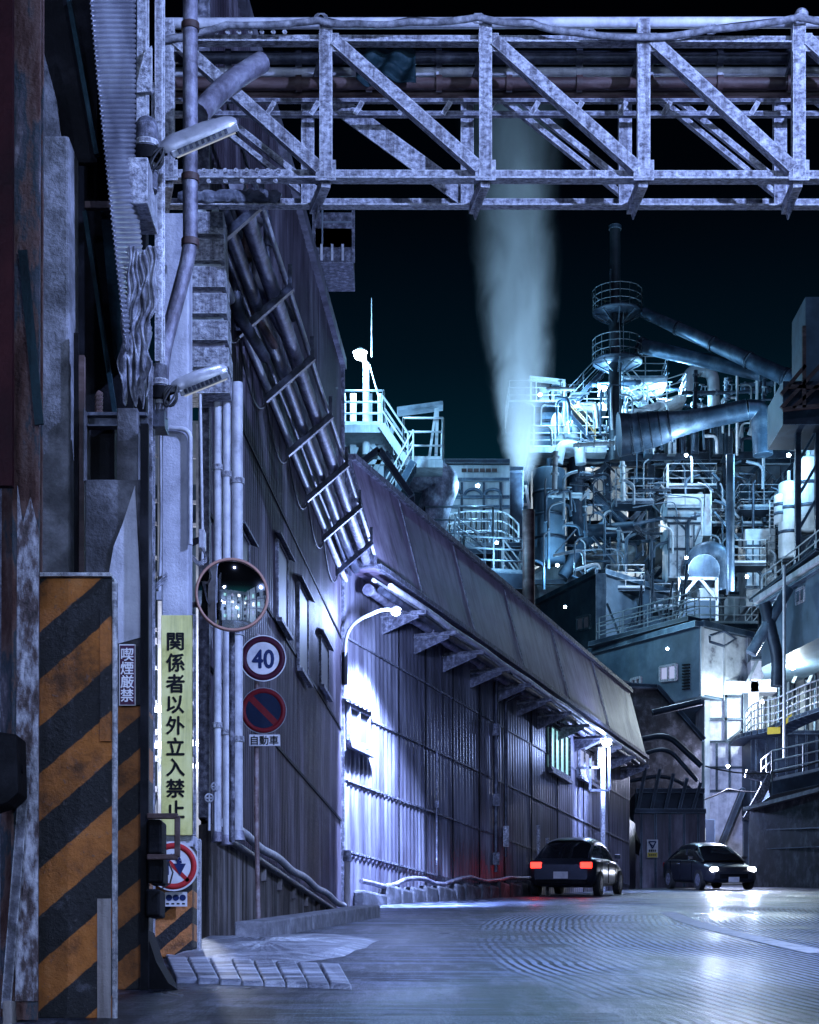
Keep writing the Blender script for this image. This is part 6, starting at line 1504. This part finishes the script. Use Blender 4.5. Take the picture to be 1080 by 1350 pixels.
# ================================================================== cars on the bend
def car(label, loc, yaw, lights_on, paint):
    t = T('car', label, 'car', loc); t.rotation_euler = Euler((math.atan(SLOPE) * math.cos(yaw), 0, 0)).to_matrix().to_euler()
    t.rotation_euler = (Matrix.Rotation(math.atan(SLOPE), 3, 'X') @ Matrix.Rotation(yaw, 3, 'Z')).to_euler()
    B = lambda mb, nm, mt_, par=None, bev=0: mb.build(nm, mt_, par or t, bev, local=True)
    # front at -Y ; stations: y, half width, z bottom, z shoulder
    st = [(-2.08, .60, .34, .56), (-2.0, .74, .24, .66), (-1.7, .80, .22, .74), (-1.0, .83, .20, .88), (-.3, .84, .20, .93), (.9, .84, .20, .95), (1.6, .82, .22, .96), (1.98, .78, .26, .92), (2.08, .66, .36, .78)]
    mb = MB(); n = 16; vs = []
    for y, hw, zb_, zt_ in st:
        for k in range(n):
            a = 2 * math.pi * (k + .5) / n; e = .32
            sx_ = math.copysign(abs(math.cos(a)) ** e, math.cos(a)); sz_ = math.copysign(abs(math.sin(a)) ** e, math.sin(a))
            vs.append(V((hw * sx_, y, (zb_ + zt_) / 2 + (zt_ - zb_) / 2 * sz_)))
    m_ = len(st); mb.add(vs, [(i * n + k, i * n + (k + 1) % n, (i + 1) * n + (k + 1) % n, (i + 1) * n + k) for i in range(m_ - 1) for k in range(n)], True)
    mb.add(vs[:n], [tuple(range(n))]); mb.add(vs[-n:], [tuple(range(n))[::-1]]); B(mb, 'body', paint)
    cab = [(-1.22, .70, .90), (-.95, .69, 1.05), (-.5, .65, 1.32), (-.1, .63, 1.42), (.5, .63, 1.45), (1.1, .62, 1.40), (1.5, .65, 1.20), (1.86, .70, .93)]
    def ring(y, hw, zt_, k, n2, o=0):
        a = math.pi * k / n2; return V((math.copysign((hw + o) * abs(math.cos(a)) ** .42, math.cos(a)), y, .84 + (zt_ + o - .84) * math.sin(a) ** .55))
    n2 = 18; mb = MB(); vs = [ring(y, hw, zt_, k, n2) for y, hw, zt_ in cab for k in range(n2 + 1)]
    mb.add(vs, [(i * (n2 + 1) + k, i * (n2 + 1) + k + 1, (i + 1) * (n2 + 1) + k + 1, (i + 1) * (n2 + 1) + k) for i in range(len(cab) - 1) for k in range(n2)], True); B(mb, 'window_glass', 'carglass')
    rf = [(-.42, .65, 1.345), (-.1, .63, 1.42), (.5, .63, 1.45), (1.1, .62, 1.40), (1.2, .62, 1.365)]
    mb = MB(); ks = range(3, n2 - 2); m3 = len(ks); vs = [ring(y, hw, zt_, k, n2, .012) for y, hw, zt_ in rf for k in ks]
    mb.add(vs, [(i * m3 + k, i * m3 + k + 1, (i + 1) * m3 + k + 1, (i + 1) * m3 + k) for i in range(len(rf) - 1) for k in range(m3 - 1)], True)
    B(mb, 'roof', paint)
    for s in (-1, 1):
        kk = 3 if s > 0 else n2 - 3
        mb = MB(); mb.tube([ring(*cab[i], kk, n2) for i in (0, 1, 2, 3)], .028, 6); B(mb, 'pillar', paint)
        mb = MB(); mb.tube([ring(*cab[i], kk, n2) for i in (5, 6, 7)], .04, 6); B(mb, 'pillar', paint)
        k2 = [1, 2, 3] if s > 0 else [n2 - 1, n2 - 2, n2 - 3]
        mb = MB(); mb.tube([ring(.3, .63, 1.44, k, n2, .003) for k in k2], .028, 6); B(mb, 'pillar', paint)
    for y in (-1.3, 1.3):
        for s in (-1, 1):
            mb = MB(); mb.cyl((s * .70, y, .31), (s * .86, y, .31), .31, n=22); wh = B(mb, 'wheel', 'tyre')
            mb = MB(); mb.cyl((s * .80, y, .31), (s * .868, y, .31), .19, n=18); B(mb, 'rim', 'frostdark', wh)
    for s in (-1, 1):
        mb = MB(); mb.sphere((0, 0, 0), .105, 8); mb.v = [V((p.x * 1.35 + s * .60, p.y * .6 - 2.0, p.z * .8 + .62)) for p in mb.v]; B(mb, 'headlight', 'headlamp' if lights_on == 'front' else 'glass')
        mb = MB(); mb.box((s * .62, 2.03, .76), (.28, .12, .15)); B(mb, 'tail_light', 'redlamp' if lights_on == 'rear' else 'signred', bev=.02)
        mb = MB(); mb.box((s * .88, -.72, .98), (.16, .08, .11)); B(mb, 'wing_mirror', paint, bev=.02)
    mb = MB(); mb.box((0, -2.06, .42), (.9, .06, .14)); B(mb, 'grille', 'black')
    mb = MB(); mb.box((0, 2.09, .52), (.36, .02, .17)); B(mb, 'number_plate', 'signwhite')
    mb = MB(); mb.box((0, 2.04, .36), (1.3, .10, .12)); B(mb, 'bumper', 'black', bev=.02)
    for s in (-1, 1):
        mb = MB()
        for y in (-.72, .28, 1.15): mb.box((s * .842, y, .60), (.012, .014, .58))
        mb.box((s * .845, .2, .86), (.012, 2.3, .02)); B(mb, 'door_gap', 'black')
        mb = MB(); mb.box((s * .85, .45, .80), (.03, .16, .03)); B(mb, 'door_handle', 'alu')
        mb = MB(); mb.cyl((s * .45, -2.06, .40), (s * .45, -2.02, .40), .07, n=14); B(mb, 'fog_lamp', 'glass')
    mb = MB(); mb.beam((-.5, -1.02, .92), (.1, -.88, 1.0), .02, .02); B(mb, 'wiper', 'black')
    mb = MB(); mb.box((0, -2.085, .32), (.34, .02, .16)); B(mb, 'number_plate', 'signwhite')
    for s in (-1, 1):
        mb = MB(); mb.box((s * .32, .25, .98), (.44, .16, .62)); B(mb, 'seat_back', 'rubber', bev=.05)
    return t
tc = car('dark car with glowing red tail lamps climbing the bend beside the annex', GX(762, 46.5, .01), math.radians(180 - 17), 'rear', 'carblack')
bpy.context.view_layer.update(); mw = tc.matrix_world
for s in (-1, 1):
    light('SPOT', mw @ V((s * .62, 2.16, .72)), 12, (1, .05, .03), .06, target=mw @ V((s * .62, 3.0, .0)), spot=math.radians(90), blend=.8)
hc = car('car with dazzling white headlamps coming round the bend toward the camera', GX(934, 57, .01), math.radians(12), 'front', 'carblack')
bpy.context.view_layer.update(); mw = hc.matrix_world
for s in (-1, 1):
    light('SPOT', mw @ V((s * .6, -2.16, .6)), 900, (.58, .70, 1), .06, target=mw @ V((s * .9, -14, .1)), spot=math.radians(80), blend=.8)

# ================================================================== beside and behind the viewpoint: seen in the convex mirror
for k, (x, y, h_, pw, sg, lb) in enumerate([(9.4, 7.5, 10.2, KEYP, -1, 'tall grey road lamp out of view at the right verge'), (-2.6, -5.0, 7.0, KEYP2, 1, 'tall grey road lamp behind the viewpoint at the left verge')]):
    t = T('road_lamp', lb, 'street lamp', (x, y, gz(y)), 'road lamps near the viewpoint')
    MB().cyl((x, y, gz(y)), (x, y, h_), .09, .06, n=12).build('pole', 'frostdark', t)
    MB().tube(fillet([(x, y, h_ - .05), (x, y, h_ + .5), (x + 1.1 * sg, y + .4, h_ + .55)], .4), .045, 8).build('arm', 'frostdark', t)
    hx = x + 1.3 * sg
    MB().box((hx, y + .45, h_ + .55), (.75, .34, .12)).build('lamp_head', 'alu', t, bevel=.03)
    MB().box((hx, y + .45, h_ + .475), (.55, .26, .03)).build('lens', 'glow', t)
    if k == 0: light('SPOT', (hx, y + .5, h_ + .30), pw, FOREC, .12, target=(-1.5, 19, 7.2), spot=math.radians(104), blend=.6)
    else: light('POINT', (hx, y + .5, h_ + .30), pw, FOREC, .12)
bh = T('works_building', 'grey works building with lit windows behind the viewpoint', 'building', (-1, -12, gz(-12)))
mb = MB(); mb.bb((-22, -12, -4), (16, -20, 15)); mb.build('wall', 'plantwhite', bh)
for i in range(9):
    for z in (-.5, 3.4, 7.3, 11.2):
        x = -20 + i * 4; wd = MB().bb((x, -11.98, z), (x + 1.8, -11.9, z + 1.9)).build('window', 'frost', bh); MB().bb((x + .1, -11.9, z + .1), (x + 1.7, -11.88, z + 1.8)).build('pane', random.choice(['litwin', 'litblue', 'litwhite', 'glass']), wd)
for i in range(12): MB().beam((-21 + i * 3.2, -11.7, -4), (-21 + i * 3.2, -11.7, 13), .3, .3).build('column', 'plantdark', bh)
pr = T('pipe_gallery', 'pipe gallery crossing the yard behind the viewpoint', 'gallery', (0, -8, 6.5))
for z in (6.5, 8.2): MB().beam((-20, -8, z), (16, -8, z), .25, .25).build('chord', 'frost', pr)
for i in range(15): MB().beam((-20 + i * 2.4, -8, 6.5), (-17.6 + i * 2.4, -8, 8.2), .12, .12).build('diagonal', 'frost', pr)
for x in (-14, 8): MB().beam((x, -8, gz(-8)), (x, -8, 6.4), .35, .35).build('leg', 'frostdark', pr)
rb = T('roadside_building', 'pale works building with lit windows along the right verge, out of view', 'building', (15, 5, gz(5)))
MB().bb((13.2, -14, -3), (20, 24, 15)).build('wall', 'plantwhite', rb)
for i in range(9):
    for z in (2.2, 6, 10):
        y = -12.5 + i * 4; wd = MB().bb((13.18, y, z), (13.1, y + 1.9, z + 2)).build('window', 'frost', rb); MB().bb((13.1, y + .1, z + .1), (13.08, y + 1.8, z + 1.9)).build('pane', random.choice(['litwin', 'litblue', 'litwhite', 'glass']), wd)
for i in range(7): MB().beam((13.0, -13 + i * 6, -2), (13.0, -13 + i * 6, 15), .3, .3).build('column', 'plantdark', rb)
for z in (5.2, 9): MB().cyl((12.8, -14, z), (12.8, 24, z), .18, n=12).build('pipe', 'lagging', rb)
light('POINT', (-8, -7, 4), 3000, (.42, .56, 1), .3); light('POINT', (6, -7, 5), 3000, (.5, .68, 1), .3)  # bare lights added to brighten the yard reflected in the mirror
